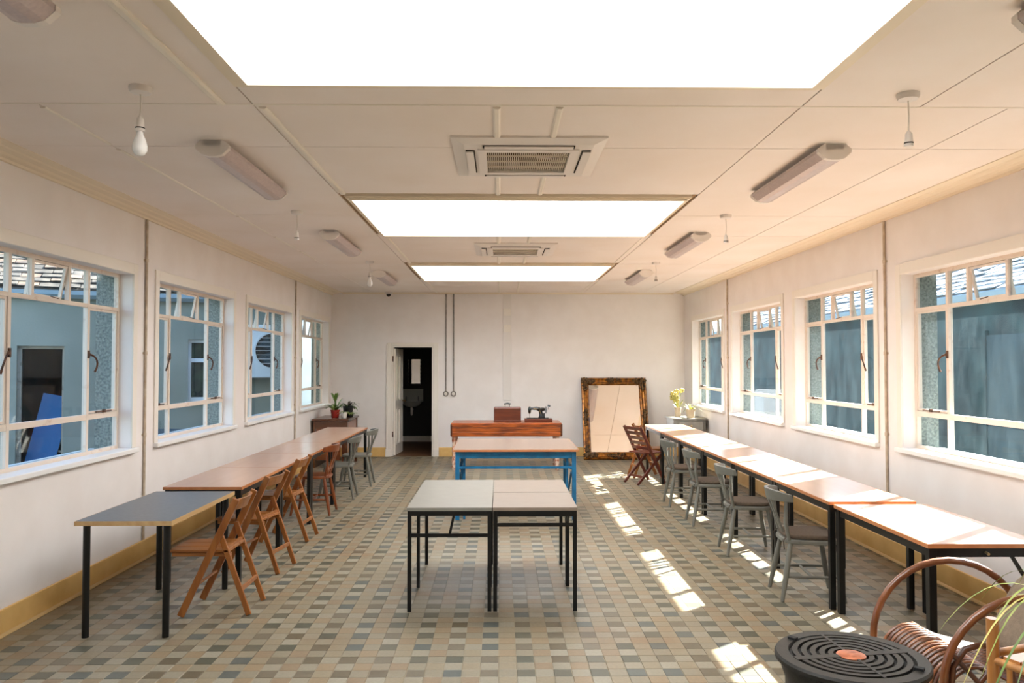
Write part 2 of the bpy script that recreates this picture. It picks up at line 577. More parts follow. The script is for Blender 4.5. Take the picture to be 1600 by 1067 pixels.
near = sorted([t for t in tiles if t[1] > 3.95 and vis(t[0], t[1])], key=lambda t: (round(t[1], 2), abs(t[0])))[:300]
nearset = set((t[0], t[1]) for t in near)
tm = {}
vs, fs = tile_mesh()
for k in 'DL':
    for q, mm in enumerate(TD if k == 'D' else TLt):
        tm[(k, q)] = MB().add(vs, fs).mesh('tile', mm)
for x, y, k in near:
    o = bpy.data.objects.new('tile', tm[k])
    COL.objects.link(o)
    o.parent = floor
    o.location = (x, y, 0)
fld = MB()
w = 0.0488
for x, y, k in tiles:
    if (x, y) in nearset:
        continue
    mi = k[1] if k[0] == 'D' else 5 + k[1]
    a, b = -0.006, 0.0
    fld.add([(x - w, y - w, a), (x + w, y - w, a), (x + w, y + w, a), (x - w, y + w, a), (x - w, y - w, b), (x + w, y - w, b), (x + w, y + w, b), (x - w, y + w, b)],
            [(4, 5, 6, 7), (0, 1, 5, 4), (1, 2, 6, 5), (2, 3, 7, 6), (3, 0, 4, 7)], mi)
fo = fld.build('tile_field', TD + TLt, floor)
fo['kind'] = 'stuff'

# ------------------------------------------------------------------ walls
DI, DO = 0.14, 0.30            # inner leaf, full thickness
def wall_side(name, xw, s, wins, label):
    zt = 3.06
    def leaf_(d0, d1):
        mb = MB()
        def bx(y0, z0, y1, z1):
            mb.box(xw + s * d0, y0, z0, xw + s * d1, y1, z1)
        bx(YF, -.15, YB, ZS)
        bx(YF, ZH, YB, zt)
        y = YF
        for a, b in wins:
            bx(y, ZS, a, ZH)
            y = b
        bx(y, ZS, YB, ZH)
        return mb
    o = leaf_(0, DI).build(name, 'wall')
    tag(o, label, 'wall', kind='structure')
    leaf_(DI, DO).build('roughcast_face', 'rough', o)
    return o
wall_side('wall_left', XL, -1, WIN_L, 'long white wall with steel windows on the left')
wall_side('wall_right', XR, 1, WIN_R, 'long white wall with sunny steel windows on the right')
DX0, DX1, DZ = -1.975, -1.215, 2.007     # washroom door opening
wb_ = MB()
wb_.box(XL - DO, YB, -.15, DX0, YB + .14, 3.06).box(DX1, YB, -.15, XR + DO, YB + .14, 3.06).box(DX0, YB, DZ, DX1, YB + .14, 3.06)
tag(wb_.build('wall_back', 'wall'), 'white end wall with the washroom doorway', 'wall', kind='structure')
tag(MB().box(XL - DO, YF - .2, -.15, XR + DO, YF, 3.06).build('wall_front', 'wall'), 'white wall behind the viewer', 'wall', kind='structure')

# skirtings
def skirting(name, xw, s, label):
    mb = MB()
    x1 = xw - s * .018
    mb.box(xw, YF, 0, x1, YB, .165)
    o = mb.build(name, 'skirt', bevel=.004)
    tag(o, label, 'skirting', kind='structure')
    MB().prism([(0, 0), (.034, 0), (.034, .006), (.026, .016), (.018, .02), (0, .02)], lambda a, b, t: (xw - s * a, t, b), YF, YB).build('bead', 'skirtbead', o)
skirting('baseboard_left', XL, -1, 'ochre skirting along the left wall')
skirting('baseboard_right', XR, 1, 'ochre skirting along the right wall')
mb = MB().box(XL, YB, 0, DX0 - .1, YB - .018, .165).box(DX1 + .1, YB, 0, XR, YB - .018, .165)
bb = tag(mb.build('baseboard_back', 'skirt', bevel=.004), 'ochre skirting along the end wall', 'skirting', kind='structure')

# ------------------------------------------------------------------ ceiling
cs = MB()
zs0, zs1 = 2.982, 3.06
HG = .032
ys = [YF - .2] + [v for a in SKYL for v in (a[0] - HG, a[1] + HG)] + [YB + .2]
cs.box(XL - DO, ys[0], zs0, SX0 - HG, ys[-1], zs1)
cs.box(SX1 + HG, ys[0], zs0, XR + DO, ys[-1], zs1)
for i in range(0, len(ys), 2):
    cs.box(SX0 - HG, ys[i], zs0, SX1 + HG, ys[i + 1], zs1)
ceil = tag(cs.build('ceiling', 'gap'), 'cream boarded ceiling with battens and skylight openings', 'ceiling', kind='structure')
g = .004
def panel(x0, y0, x1, y1):
    box_obj('ceiling_panel', 'ceil', ceil, x0 + g, y0 + g, ZC, x1 - g, y1 - g, 2.983)
rows = [3.97, 4.75, 6.94, 8.05, 10.3, 12.3, YB]
for a, b in zip(rows[:-1], rows[1:]):
    for x0, x1 in ((XL, -2.31), (-2.31, -1.24), (1.52, 2.58), (2.58, XR)):
        panel(x0, a, x1, b)
for a, b in ((YF, 1.9), (1.9, 3.97)):
    for x0, x1 in ((XL, -1.39), (-1.39, -1.24), (1.52, 2.12), (2.12, XR)):
        panel(x0, a, x1, b)
for a, b in ((YF, 1.76), (3.70, 3.97), (3.97, 4.75), (4.75, 6.05), (7.97, 9.0), (9.0, 10.18), (12.22, 13.2), (13.2, YB)):
    if a < 3.9:
        panel(-1.24, a, 1.52, b)
    else:
        for x0, x1 in ((-1.24, -.02), (-.02, .30), (.30, 1.52)):
            panel(x0, a, x1, b)
def batten(x0, y0, x1, y1, w=.034, h=.012):
    mb = MB()
    if abs(x1 - x0) < 1e-6:
        mb.prism([(-w / 2, 0), (-w / 2, -h * .5), (-w / 4, -h), (w / 4, -h), (w / 2, -h * .5), (w / 2, 0)], lambda a, b, t: (x0 + a, t, ZC + b + .001), y0, y1)
    else:
        mb.prism([(-w / 2, 0), (-w / 2, -h * .5), (-w / 4, -h), (w / 4, -h), (w / 2, -h * .5), (w / 2, 0)], lambda a, b, t: (t, y0 + a, ZC + b + .001), x0, x1)
    mb.build('batten', 'batten', ceil)
batten(-1.39, YF, -1.39, 3.95, .045, .016)
batten(-1.20, 4.0, -1.20, 6.05, .04, .014)
for a, b in ((4.02, 4.70), (4.82, 6.9), (7.0, 7.9), (8.15, 8.9), (9.2, 9.9)):
    batten(-2.31, a, -2.31, b, .03, .009)
for a, b in ((3.99, 4.5), (5.44, 6.05), (7.97, 8.47), (9.5, 10.18), (12.24, YB)):
    batten(-.02, a, -.02, b, .04, .014)
    batten(.30, a, .30, b, .036, .012)
for a, b in ((7.97, 10.18), (12.24, YB - .06)):
    batten(-1.16, a, -1.16, b, .036, .012)
    batten(1.46, a, 1.46, b, .02, .006)
batten(XL + .2, 3.97, 3.1, 3.97, .02, .005)
# cornices
prof = [(0, -.05), (.022, -.05), (.03, -.036), (.06, -.03), (.075, -.018), (.13, -.016), (.14, -.008), (.205, -.006), (.205, .002), (0, .002)]
tag(MB().prism(prof, lambda a, b, t: (XL + a, t, ZC + b), YF, YB).build('trim_1', 'cornice'), 'stepped cream cornice above the left wall', 'cornice', kind='structure')
tag(MB().prism(prof, lambda a, b, t: (XR - a, t, ZC + b), YF, YB).build('trim_2', 'cornice'), 'stepped cream cornice above the right wall', 'cornice', kind='structure')
tag(MB().prism([(a * .5, b * .6) for a, b in prof], lambda a, b, t: (t, YB - a, ZC + b), XL + .2, XR - .2).build('trim_3', 'cornice'), 'slim cream cornice above the end wall', 'cornice', kind='structure')

# skylights
for k, (a, b) in enumerate(SKYL):
    e = empty('skylight', ((SX0 + SX1) / 2, (a + b) / 2, ZC))
    tag(e, ['largest and nearest white opal skylight overhead', 'middle of the three white opal skylights, between the two air conditioners', 'farthest white opal skylight near the end wall'][k], 'skylight', kind='structure')
    zt = 3.42
    wl = MB()
    wl.box(SX0 - .03, a - .03, 2.986, SX0, b + .03, zt).box(SX1, a - .03, 2.986, SX1 + .03, b + .03, zt)
    wl.box(SX0, a - .03, 2.986, SX1, a, zt).box(SX0, b, 2.986, SX1, b + .03, zt)
    wl.build('well', 'well', e, W=True)
    MB().box(SX0 - .03, a - .03, zt, SX1 + .03, b + .03, zt + .03).build('diffuser', 'emit', e, W=True)
    cap = MB().box(SX0 - .06, a - .06, zt + .035, SX1 + .06, b + .06, zt + .06)
    cap.build('lid', 'gutter', e, W=True)
    wd = .085 if k == 0 else .05
    for q, (o1, o2, h) in enumerate(((0, wd * .38, .034), (wd * .38, wd * .7, .022), (wd * .7, wd, .012))):
        fr = MB()
        for (x0, y0, x1, y1) in ((SX0 - o2, a - o2, SX0 - o1, b + o2), (SX1 + o1, a - o2, SX1 + o2, b + o2), (SX0 - o1, a - o2, SX1 + o1, a - o1), (SX0 - o1, b + o1, SX1 + o1, b + o2)):
            fr.box(x0, y0, ZC - h, x1, y1, ZC + .016)
        fr.build('moulding', 'cornice', e, W=True)

# ------------------------------------------------------------------ windows
def window(n, s, y0, y1, label):
    xw = XL if s < 0 else XR
    Wd = y1 - y0
    gl = 'glassL' if s < 0 else 'glassR'
    e = empty('window_%d' % n, (xw, (y0 + y1) / 2, ZS))
    tag(e, label, 'window', kind='structure')
    D0, D1 = .105, .140
    def bx(mb, u0, z0, u1, z1, d0=D0, d1=D1):
        return mb.box(xw + s * d0, y0 + u0, z0, xw + s * d1, y0 + u1, z1)
    def P(u, z, d):
        return (xw + s * d, y0 + u, z)
    f = .03
    mb = MB()
    bx(mb, 0, ZS, f, ZH); bx(mb, Wd - f, ZS, Wd, ZH); bx(mb, f, ZS, Wd - f, ZS + f); bx(mb, f, ZH - f, Wd - f, ZH)
    mb.build('frame', 'steel', e, W=True)
    m1, m2 = Wd * .255, Wd * .75
    zt, zl = 2.122, 1.262
    for u in (m1, m2):
        bx(MB(), u - .016, ZS + f, u + .016, ZH - f, D0 - .002, D1 - .002).build('mullion', 'steel', e, W=True)
    bx(MB(), f, zt - .015, Wd - f, zt + .015, D0, D1 - .004).build('transom', 'steel', e, W=True)
    bx(MB(), f, zl - .021, Wd - f, zl + .021, D0, D1 - .004).build('transom', 'steel', e, W=True)
    b1, b2 = Wd * .382, Wd * .615
    for u in (b1, b2):
        bx(MB(), u - .014, zt + .015, u + .014, ZH - f, D0, D1 - .003).build('glazing_bar', 'steel', e, W=True)
    dg = .121
    def pane(u0, z0, u1, z1, par=e):
        bx(MB(), u0, z0, u1, z1, dg, dg + .004).build('pane', gl, par, W=True)
    # lower lights
    for u0, u1 in ((f, m1 - .019), (m1 + .019, m2 - .019), (m2 + .019, Wd - f)):
        pane(u0, ZS + f, u1, zl - .024)
    pane(m1 + .019, zl + .024, m2 - .019, zt - .015)
    for u0, u1 in ((f, m1 - .019), (m1 + .019, b1 - .014), (b2 + .014, m2 - .019), (m2 + .019, Wd - f)):
        pane(u0, zt + .015, u1, ZH - f)
    # top hung vent, tipped open at the bottom
    hz0, hz1 = zt + .017, ZH - f - .002
    vent = MB()
    fw = .018
    uu0, uu1 = b1 + .016, b2 - .016
    for q in ((uu0, hz0, uu0 + fw, hz1), (uu1 - fw, hz0, uu1, hz1), (uu0 + fw, hz0, uu1 - fw, hz0 + fw), (uu0 + fw, hz1 - fw, uu1 - fw, hz1)):
        bx(vent, *q, .112, .132)
    ang = R_(11)
    piv = V((xw + s * .122, 0, hz1))
    T = Matrix.Translation(piv) @ Matrix.Rotation(s * -ang, 4, 'Y') @ Matrix.Translation(-piv)
    vo = vent.xf(T).build('vent', 'steel', e, W=True)
    pm = bx(MB(), uu0 + fw, hz0 + fw, uu1 - fw, hz1 - fw, .120, .124).xf(T)
    po = pm.mesh('pane', gl, off=e.location)
    p_ = bpy.data.objects.new('pane', po); COL.objects.link(p_); p_.parent = vo
    st = MB().bar(P((b1 + b2) / 2, hz0 + .012, .115), P((b1 + b2) / 2, hz0 - .005, .06), .012, .006)
    st.build('vent_peg', 'rust', e, W=True)
    # side casements with handle and stay
    for u0, u1, hu, sg in ((f + .002, m1 - .021, m1, -1), (m2 + .021, Wd - f - .002, m2, 1)):
        c = MB()
        z0, z1, fw = zl + .026, zt - .017, .016
        for q in ((u0, z0, u0 + fw, z1), (u1 - fw, z0, u1, z1), (u0 + fw, z0, u1 - fw, z0 + fw), (u0 + fw, z1 - fw, u1 - fw, z1)):
            bx(c, *q, .112, .142)
        co = c.build('casement', 'steel', e, W=True)
        pm = bx(MB(), u0 + fw, z0 + fw, u1 - fw, z1 - fw, dg, dg + .004).mesh('pane', gl, off=e.location)
        p_ = bpy.data.objects.new('pane', pm); COL.objects.link(p_); p_.parent = co
        pts = []
        for i in range(9):
            t = i / 8
            a = pi * .62 * t
            pts.append(P(hu + sg * (.012 + .085 * sin(a)), 1.745 - .085 * (1 - cos(a)) - .02 * t, .098 - .022 * sin(pi * t)))
        h = MB().tube(pts, [.010, .008, .007, .007, .007, .007, .007, .008, .009], 8)
        bx(h, hu - .012, 1.715, hu + .012, 1.775, .094, .106)
        ho = bpy.data.objects.new('handle', h.mesh('handle', 'rust', 40, off=e.location)); COL.objects.link(ho); ho.parent = co
        stv = MB()
        um = (u0 + u1) / 2
        stv.bar(P(um - .12, zl + .034, .100), P(um + .11, zl + .034, .094), .010, .008)
        bx(stv, um - .015, zl + .024, um + .015, zl + .048, .088, .106)
        so = bpy.data.objects.new('stay', stv.mesh('stay', 'rust', off=e.location)); COL.objects.link(so); so.parent = co
    # sill board and architrave
    bx(MB(), -.07, ZS - .035, Wd + .07, ZS + .004, -.045, .105).build('sill', 'sill', e, bevel=.006, W=True)
    ar = MB()
    far1 = min(Wd + .075, YB - y0 - .002)
    bx(ar, -.075, ZS + .004, 0, ZH + .09, -.014, 0); bx(ar, Wd, ZS + .004, far1, ZH + .09, -.014, 0); bx(ar, 0, ZH, Wd, ZH + .09, -.014, 0)
    ar.build('architrave', 'trim', e, bevel=.004, W=True)
    bx(MB(), -.06, ZS - .05, Wd + .06, ZS - .002, .145, .36).build('outer_sill', 'palewall', e, W=True)
wl_lab = ['steel casement window in the left wall, beside the viewer', 'nearest steel window seen in the left wall, cut by the picture edge', 'second steel window of the left wall, facing a white framed yard window', 'third steel window of the left wall, with the condenser fan outside', 'farthest steel window of the left wall, beside the potted plants']
wr_lab = ['steel casement window in the right wall, beside the viewer', 'nearest steel window seen in the right wall, cut by the picture edge', 'second dusty steel window of the right wall', 'third dusty steel window of the right wall', 'farthest steel window of the right wall, above the grey corner cabinet']
for k, (a, b) in enumerate(WIN_L):
    window(k + 1, -1, a, b, wl_lab[k])
for k, (a, b) in enumerate(WIN_R):
    window(k + 6, 1, a, b, wr_lab[k])

# roof eaves that shade the outside of the windows
for xw, s_, nm in ((XR, 1, 'right'),):
    x_ = xw + s_ * DO
    ev = MB().box(x_, YF - .2, 2.535, x_ + s_ * .40, YB + .2, 2.56).box(x_ + s_ * .375, YF - .2, 2.56, x_ + s_ * .40, YB + .2, 2.72).box(x_, YF - .2, 3.0, x_ + s_ * .01, YB + .2, 3.06)
    tag(ev.build('trim_eaves_' + nm, 'palewall'), 'boxed roof eaves outside the %s wall' % nm, 'eaves', kind='structure')

# ------------------------------------------------------------------ washroom behind the door
RX0, RX1, RY1 = -2.62, -.95, 17.3
mb = MB()
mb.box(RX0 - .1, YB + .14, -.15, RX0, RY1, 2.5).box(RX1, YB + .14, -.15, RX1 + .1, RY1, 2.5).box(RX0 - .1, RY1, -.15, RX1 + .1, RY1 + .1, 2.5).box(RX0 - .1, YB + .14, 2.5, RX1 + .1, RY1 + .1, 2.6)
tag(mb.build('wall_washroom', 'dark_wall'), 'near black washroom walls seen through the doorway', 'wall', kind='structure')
tag(MB().box(RX0, YB + .02, -.12, RX1, RY1, .003).build('floor_washroom', 'wfloor'), 'brown washroom floor beyond the doorway', 'floor', kind='structure')
tag(MB().box(RX0, RY1 - .015, .003, RX1, RY1, .12).build('baseboard_washroom', 'trim'), 'white skirting inside the dark washroom', 'skirting', kind='structure')
de = tag(empty('door_1', (DX0, YB, 0)), 'white panelled washroom door standing open in its frame', 'door', kind='structure')
fr = MB()
aw = .085
fr.box(DX0 - aw, YB - .02, 0, DX0, YB, DZ + .05).box(DX1, YB - .02, 0, DX1 + aw, YB, DZ + .05).box(DX0, YB - .02, DZ, DX1, YB, DZ + .05)
fr.box(DX0 - aw - .012, YB - .028, 0, DX0 - aw + .02, YB, DZ + .03)
fr.build('architrave', 'trim', de, bevel=.006, W=True)
MB().box(DX0 - aw - .02, YB - .035, 0, DX0 + .002, YB, .14).build('plinth_block', 'trim', de, bevel=.006, W=True)
MB().box(DX1 - .002, YB - .035, 0, DX1 + aw + .012, YB, .14).build('plinth_block', 'trim', de, bevel=.006, W=True)
ln = MB().box(DX0, YB, 0.004, DX0 + .03, YB + .14, DZ).box(DX1 - .03, YB, 0.004, DX1, YB + .14, DZ).box(DX0 + .03, YB, DZ - .03, DX1 - .03, YB + .14, DZ)
ln.build('lining', 'trim', de, W=True)
# the leaf swings in about the left jamb
leafw, leafh, lt = .70, 1.955, .04
lm = MB().box(0, -lt / 2, .012, leafw, lt / 2, leafh)
A = R_(86)
LT = Matrix.Translation((DX0 + .04, YB + .10, 0)) @ Matrix.Rotation(A, 4, 'Z')
lo = lm.xf(LT).build('leaf', 'trim', de, W=True)
for (x0, x1) in ((.09, .31), (.39, .61)):
    for (z0, z1) in ((.2, .85), (1.0, 1.82)):
        pm = MB()
        for sd in (-1, 1):
            y = sd * lt / 2
            for q in ((x0, z0, x0 + .02, z1), (x1 - .02, z0, x1, z1), (x0, z0, x1, z0 + .02), (x0, z1 - .02, x1, z1)):
                pm.box(q[0], y, q[1], q[2], y + sd * .012, q[3])
        ob = bpy.data.objects.new('panel_moulding', pm.xf(LT).mesh('panel_moulding', 'trim', off=de.location)); COL.objects.link(ob); ob.parent = lo
kn = MB().lathe([(.008, 0), (.008, .03), (.022, .04), (.026, .055), (.018, .068), (.004, .07)], n=12)
K1 = kn.xf(LT @ Matrix.Translation((leafw - .06, -lt / 2, .98)) @ Matrix.Rotation(pi / 2, 4, 'X'))
ob = bpy.data.objects.new('knob', K1.mesh('knob', 'brass', 40, off=de.location)); COL.objects.link(ob); ob.parent = lo
for z in (.35, 1.72):
    MB().box(DX0 + .012, YB - .006, z, DX0 + .03, YB + .05, z + .1).build('hinge', 'rust', de, W=True)
# basin, mirror in the washroom
be = tag(empty('wash_basin', (-1.90, RY1, 0)), 'white porcelain wash basin on the dark washroom wall', 'basin')
bz = .88
b1 = MB()
b1.lathe([(.02, -.13), (.10, -.12), (.17, -.08), (.22, -.02), (.245, 0), (.235, .012), (.19, -.01), (.12, -.07), (.02, -.09)], (-1.90, RY1 - .2, bz), 24, sy=.8)
b1.build('bowl', 'porcelain', be, 50, W=True)
MB().box(-2.13, RY1 - .03, bz - .02, -1.67, RY1 - .001, bz + .26).build('splashback', 'porcelain', be, bevel=.008, W=True)
MB().tube([(-1.90, RY1 - .2, bz - .12), (-1.90, RY1 - .2, bz - .24), (-1.90, RY1 - .17, bz - .29), (-1.90, RY1 - .12, bz - .27), (-1.90, RY1 - .1, bz - .2), (-1.90, RY1 - .01, bz - .18)], .022, 10).build('waste_trap', 'white_pl', be, 50, W=True)
for dx in (-.13, .13):
    MB().tube([(-1.90 + dx, RY1 - .06, bz), (-1.90 + dx, RY1 - .06, bz + .07), (-1.90 + dx, RY1 - .09, bz + .095), (-1.90 + dx, RY1 - .14, bz + .075)], .011, 8).build('tap', 'chrome', be, 50, W=True)
me_ = tag(empty('wall_mirror', (-1.86, RY1, 1.25)), 'frameless mirror above the wash basin in the dark washroom', 'mirror')
MB().box(-1.985, RY1 - .035, 1.25, -1.735, RY1 - .018, 1.78).xf(Matrix.Translation((-1.86, RY1 - .026, 0)) @ Matrix.Rotation(R_(4.0), 4, 'Z') @ Matrix.Translation((1.86, -RY1 + .026, 0))).build('glass', 'mirror', me_, bevel=.004, W=True)
for sgn in (-1, 1):
    mb = MB()
    for i in range(7):
        mb.ell((-1.86 + sgn * .135, RY1 - .012, 1.27 + i * .081), (.02, .012, .046), 8, 5)
    mb.build('scalloped_edge', 'chrome', me_, 60, W=True)

# ------------------------------------------------------------------ conduits, sockets, wall trunking, camera dome
def conduit_side(xw, s, y, label, z1=.02):
    e = tag(empty('conduit', (xw - s * .015, y, 0)), label, 'conduit')
    MB().tube([(xw - s * .014, y, .17), (xw - s * .014, y, 1.3), (xw - s * .014, y, ZC - .05)], .0115, 8).build('pipe', 'conduit', e, 60, W=True)
    for z in (1.05, 1.75, 2.55):
        m_ = MB().lathe([(.015, 0), (.015, .03)], (xw - s * .014, y, z), 10)
        m_.box(xw, y - .03, z + .006, xw - s * .004, y + .03, z + .024)
        m_.build('saddle_clip', 'conduit', e, W=True)
conduit_side(XL, -1, 6.91, 'thin vertical conduit on the left wall between the two nearest windows')
conduit_side(XL, -1, 11.93, 'thin vertical conduit on the left wall before the farthest window')
conduit_side(XR, 1, 6.88, 'thin vertical conduit on the right wall between the two nearest windows')
conduit_side(XR, 1, 11.70, 'thin vertical conduit on the right wall before the farthest window')
for k, x in enumerate((-.99, -.852)):
    e = tag(empty('socket_conduit', (x, YB, 1.14)), ['grey metal conduit and round socket on the end wall, nearer the door', 'grey metal conduit and round socket on the end wall, farther from the door'][k], 'socket')
    MB().tube([(x, YB - .014, 1.17), (x, YB - .014, 2.0), (x, YB - .014, ZC - .02)], .0115, 8).build('pipe', 'galv', e, 60, W=True)
    b_ = MB().lathe([(.05, 0), (.05, -.028), (.044, -.036), (.01, -.036)], (x, YB, 1.135), 16, axis='y')
    b_.build('box', 'galv', e, 40, W=True)
    MB().lathe([(.03, -.034), (.028, -.042), (.006, -.043)], (x, YB, 1.135), 14, axis='y').build('socket_face', 'white_pl', e, W=True)
tr = tag(empty('cable_trunking', (.125, YB, 1.0)), 'wide flat white trunking running down the end wall', 'trunking')
MB().box(.045, YB - .02, 1.02, .20, YB, ZC - .03).build('cover', 'trunk', tr, bevel=.004, W=True)
for z in (2.25, 2.55):
    MB().box(.055, YB - .028, z, .19, YB - .02, z + .13).build('blank_plate', 'trim', tr, bevel=.003, W=True)
cv = tag(empty('security_camera', (-2.02, YB - .12, ZC)), 'small white dome security camera above the washroom door', 'camera')
MB().lathe([(.075, 0), (.075, -.02), (.06, -.035), (.01, -.036)], (-2.02, YB - .12, ZC), 16).build('base', 'white_pl', cv, 40, W=True)
MB().ell((-2.02, YB - .12, ZC - .045), (.042, .042, .04), 12, 8).build('dome', 'enamel', cv, 60, W=True)

# ------------------------------------------------------------------ ceiling fittings
def fluo():
    e = empty('fluorescent_fitting')
    Lh, wh = .64, .095
    MB().box(-wh * .55, -Lh, -.035, wh * .55, Lh, 0).build('spine', 'white_pl', e)
    prof = [(-wh, -.03), (-wh, -.05), (-wh * .6, -.085), (-wh * .25, -.095), (wh * .25, -.095), (wh * .6, -.085), (wh, -.05), (wh, -.03)]
    MB().prism(prof, lambda a, b, t: (a, t, b), -Lh + .03, Lh - .03).build('diffuser', 'lens', e)
    for sg in (-1, 1):
        c = MB().prism([(a * 1.03, b * 1.02) for a, b in prof] + [(wh * .7, -.004), (-wh * .7, -.004)], lambda a, b, t: (a, t, b), sg * (Lh - .035), sg * Lh)
        c.build('end_cap', 'white_pl', e)
    return e
fl = fluo()
spots = [(-1.67, 2.2, 'left', 0), (-1.67, 5.24, 'left', 1), (-1.66, 8.33, 'left', 2), (-1.69, 11.68, 'left', 3),
         (1.97, 2.22, 'right', 0), (1.97, 5.27, 'right', 1), (1.97, 8.40, 'right', 2), (2.01, 11.57, 'right', 3)]
fl_lab = {0: 'fluorescent ceiling fitting at the top %s picture corner', 1: 'largest whole fluorescent ceiling fitting, %s of the nearer air conditioner',
          2: 'fluorescent ceiling fitting %s of the middle skylight', 3: 'farthest small fluorescent ceiling fitting, %s of the farthest skylight'}
for k, (x, y, sd, q) in enumerate(spots):
    o = fl if k == 0 else copy_tree(fl)
    o.location = (x, y, ZC)
    tag(o, 'unlit white ' + fl_lab[q] % sd, 'light fitting', 'fluorescent fittings')

def pendant(x, y, drop, bulb, label):
    e = tag(empty('pendant_light', (x, y, ZC)), label, 'pendant', 'ceiling pendants')
    MB().lathe([(.052, 0), (.052, -.012), (.046, -.028), (.012, -.034)], (0, 0, 0), 16).build('ceiling_rose', 'white_pl', e, 40)
    MB().tube([(0, 0, -.03), (.003, 0, -.03 - drop * .4), (-.002, 0, -drop)], .0035, 6).build('flex', 'cord', e)
    h = MB().lathe([(.006, .03), (.016, .015), (.018, -.02), (.021, -.024), (.021, -.045)], (0, 0, -drop), 12)
    h.build('lamp_holder', 'white_pl', e, 40)
    MB().lathe([(.0215, -.026), (.0215, -.032)], (0, 0, -drop), 12).build('shade_ring', 'slot', e)
    if bulb:
        MB().lathe([(.014, -.046), (.016, -.06), (.027, -.085), (.034, -.115), (.033, -.135), (.02, -.155), (.004, -.16)], (0, 0, -drop), 16).build('bulb', 'bulb', e, 60)
    return e
pendant(-1.69, 3.73, .165, True, 'bare white bulb on a short cord, nearest on the left of the ceiling')
pendant(-1.73, 6.76, .20, False, 'empty lamp holder hanging beside the second left fluorescent fitting')
pendant(-1.65, 10.05, .165, True, 'small far bare bulb on the left of the ceiling')
pendant(1.96, 3.77, .21, False, 'empty lamp holder on a cord, nearest on the right of the ceiling')
pendant(1.965, 6.89, .20, False, 'empty lamp holder hanging beside the second right fluorescent fitting')
pendant(1.985, 10.12, .20, False, 'tiny far empty lamp holder on the right of the ceiling')

def cassette(y0, y1, label):
    x0, x1 = -.285, .615
    cx, cy = (x0 + x1) / 2, (y0 + y1) / 2
    e = tag(empty('air_conditioner', (cx, cy, ZC)), label, 'air conditioner', 'ceiling cassette air conditioners')
    hx, hy = (x1 - x0) / 2, (y1 - y0) / 2
    # bevelled fascia ring
    def ring(o, i, zo, zi):
        vs = [(-o[0], -o[1], zo), (o[0], -o[1], zo), (o[0], o[1], zo), (-o[0], o[1], zo), (-i[0], -i[1], zi), (i[0], -i[1], zi), (i[0], i[1], zi), (-i[0], i[1], zi)]
        return vs, [(k, (k + 1) % 4, (k + 1) % 4 + 4, k + 4) for k in range(4)]
    fs_ = MB()
    fs_.add(*ring((hx, hy), (hx, hy), .001, -.012))
    fs_.add(*ring((hx, hy), (hx - .07, hy - .07), -.012, -.03))
    fs_.add(*ring((hx - .07, hy - .07), (.27, .27), -.03, -.034))
    fs_.add(*ring((.27, .27), (.27, .27), -.034, -.01))
    fs_.build('fascia', 'white_pl', e)
    MB().box(-.27, -.27, -.012, .27, .27, -.008).build('filter', 'void', e)
    gr = MB()
    for i in range(44):
        x = -.262 + .524 * i / 43
        gr.box(x - .0026, -.265, -.03, x + .0026, .265, -.02)
    for y in (-.13, 0, .13):
        gr.box(-.265, y - .004, -.034, .265, y + .004, -.026)
    go = gr.build('grille', 'grille', e)
    fr_ = MB()
    for q in ((-.30, -.30, -.25, .30), (.25, -.30, .30, .30), (-.25, -.30, .25, -.25), (-.25, .25, .25, .30)):
        fr_.box(q[0], q[1], -.042, q[2], q[3], -.03)
    fr_.build('grille_frame', 'white_pl', e)
    for k in range(4):
        a = k * pi / 2
        t = Matrix.Rotation(a, 4, 'Z')
        MB().box(-.27, .318, -.0365, .27, .372, -.031).xf(t).build('outlet_slot', 'slot', e)
        MB().box(-.26, .326, -.043, .26, .372, -.0365).xf(t).build('louvre', 'white_pl', e)
    return e
cassette(4.50, 5.42, 'white ceiling air conditioner cassette, nearer and larger of two')
cassette(8.49, 9.41, 'white ceiling air conditioner cassette, farther and smaller of two')

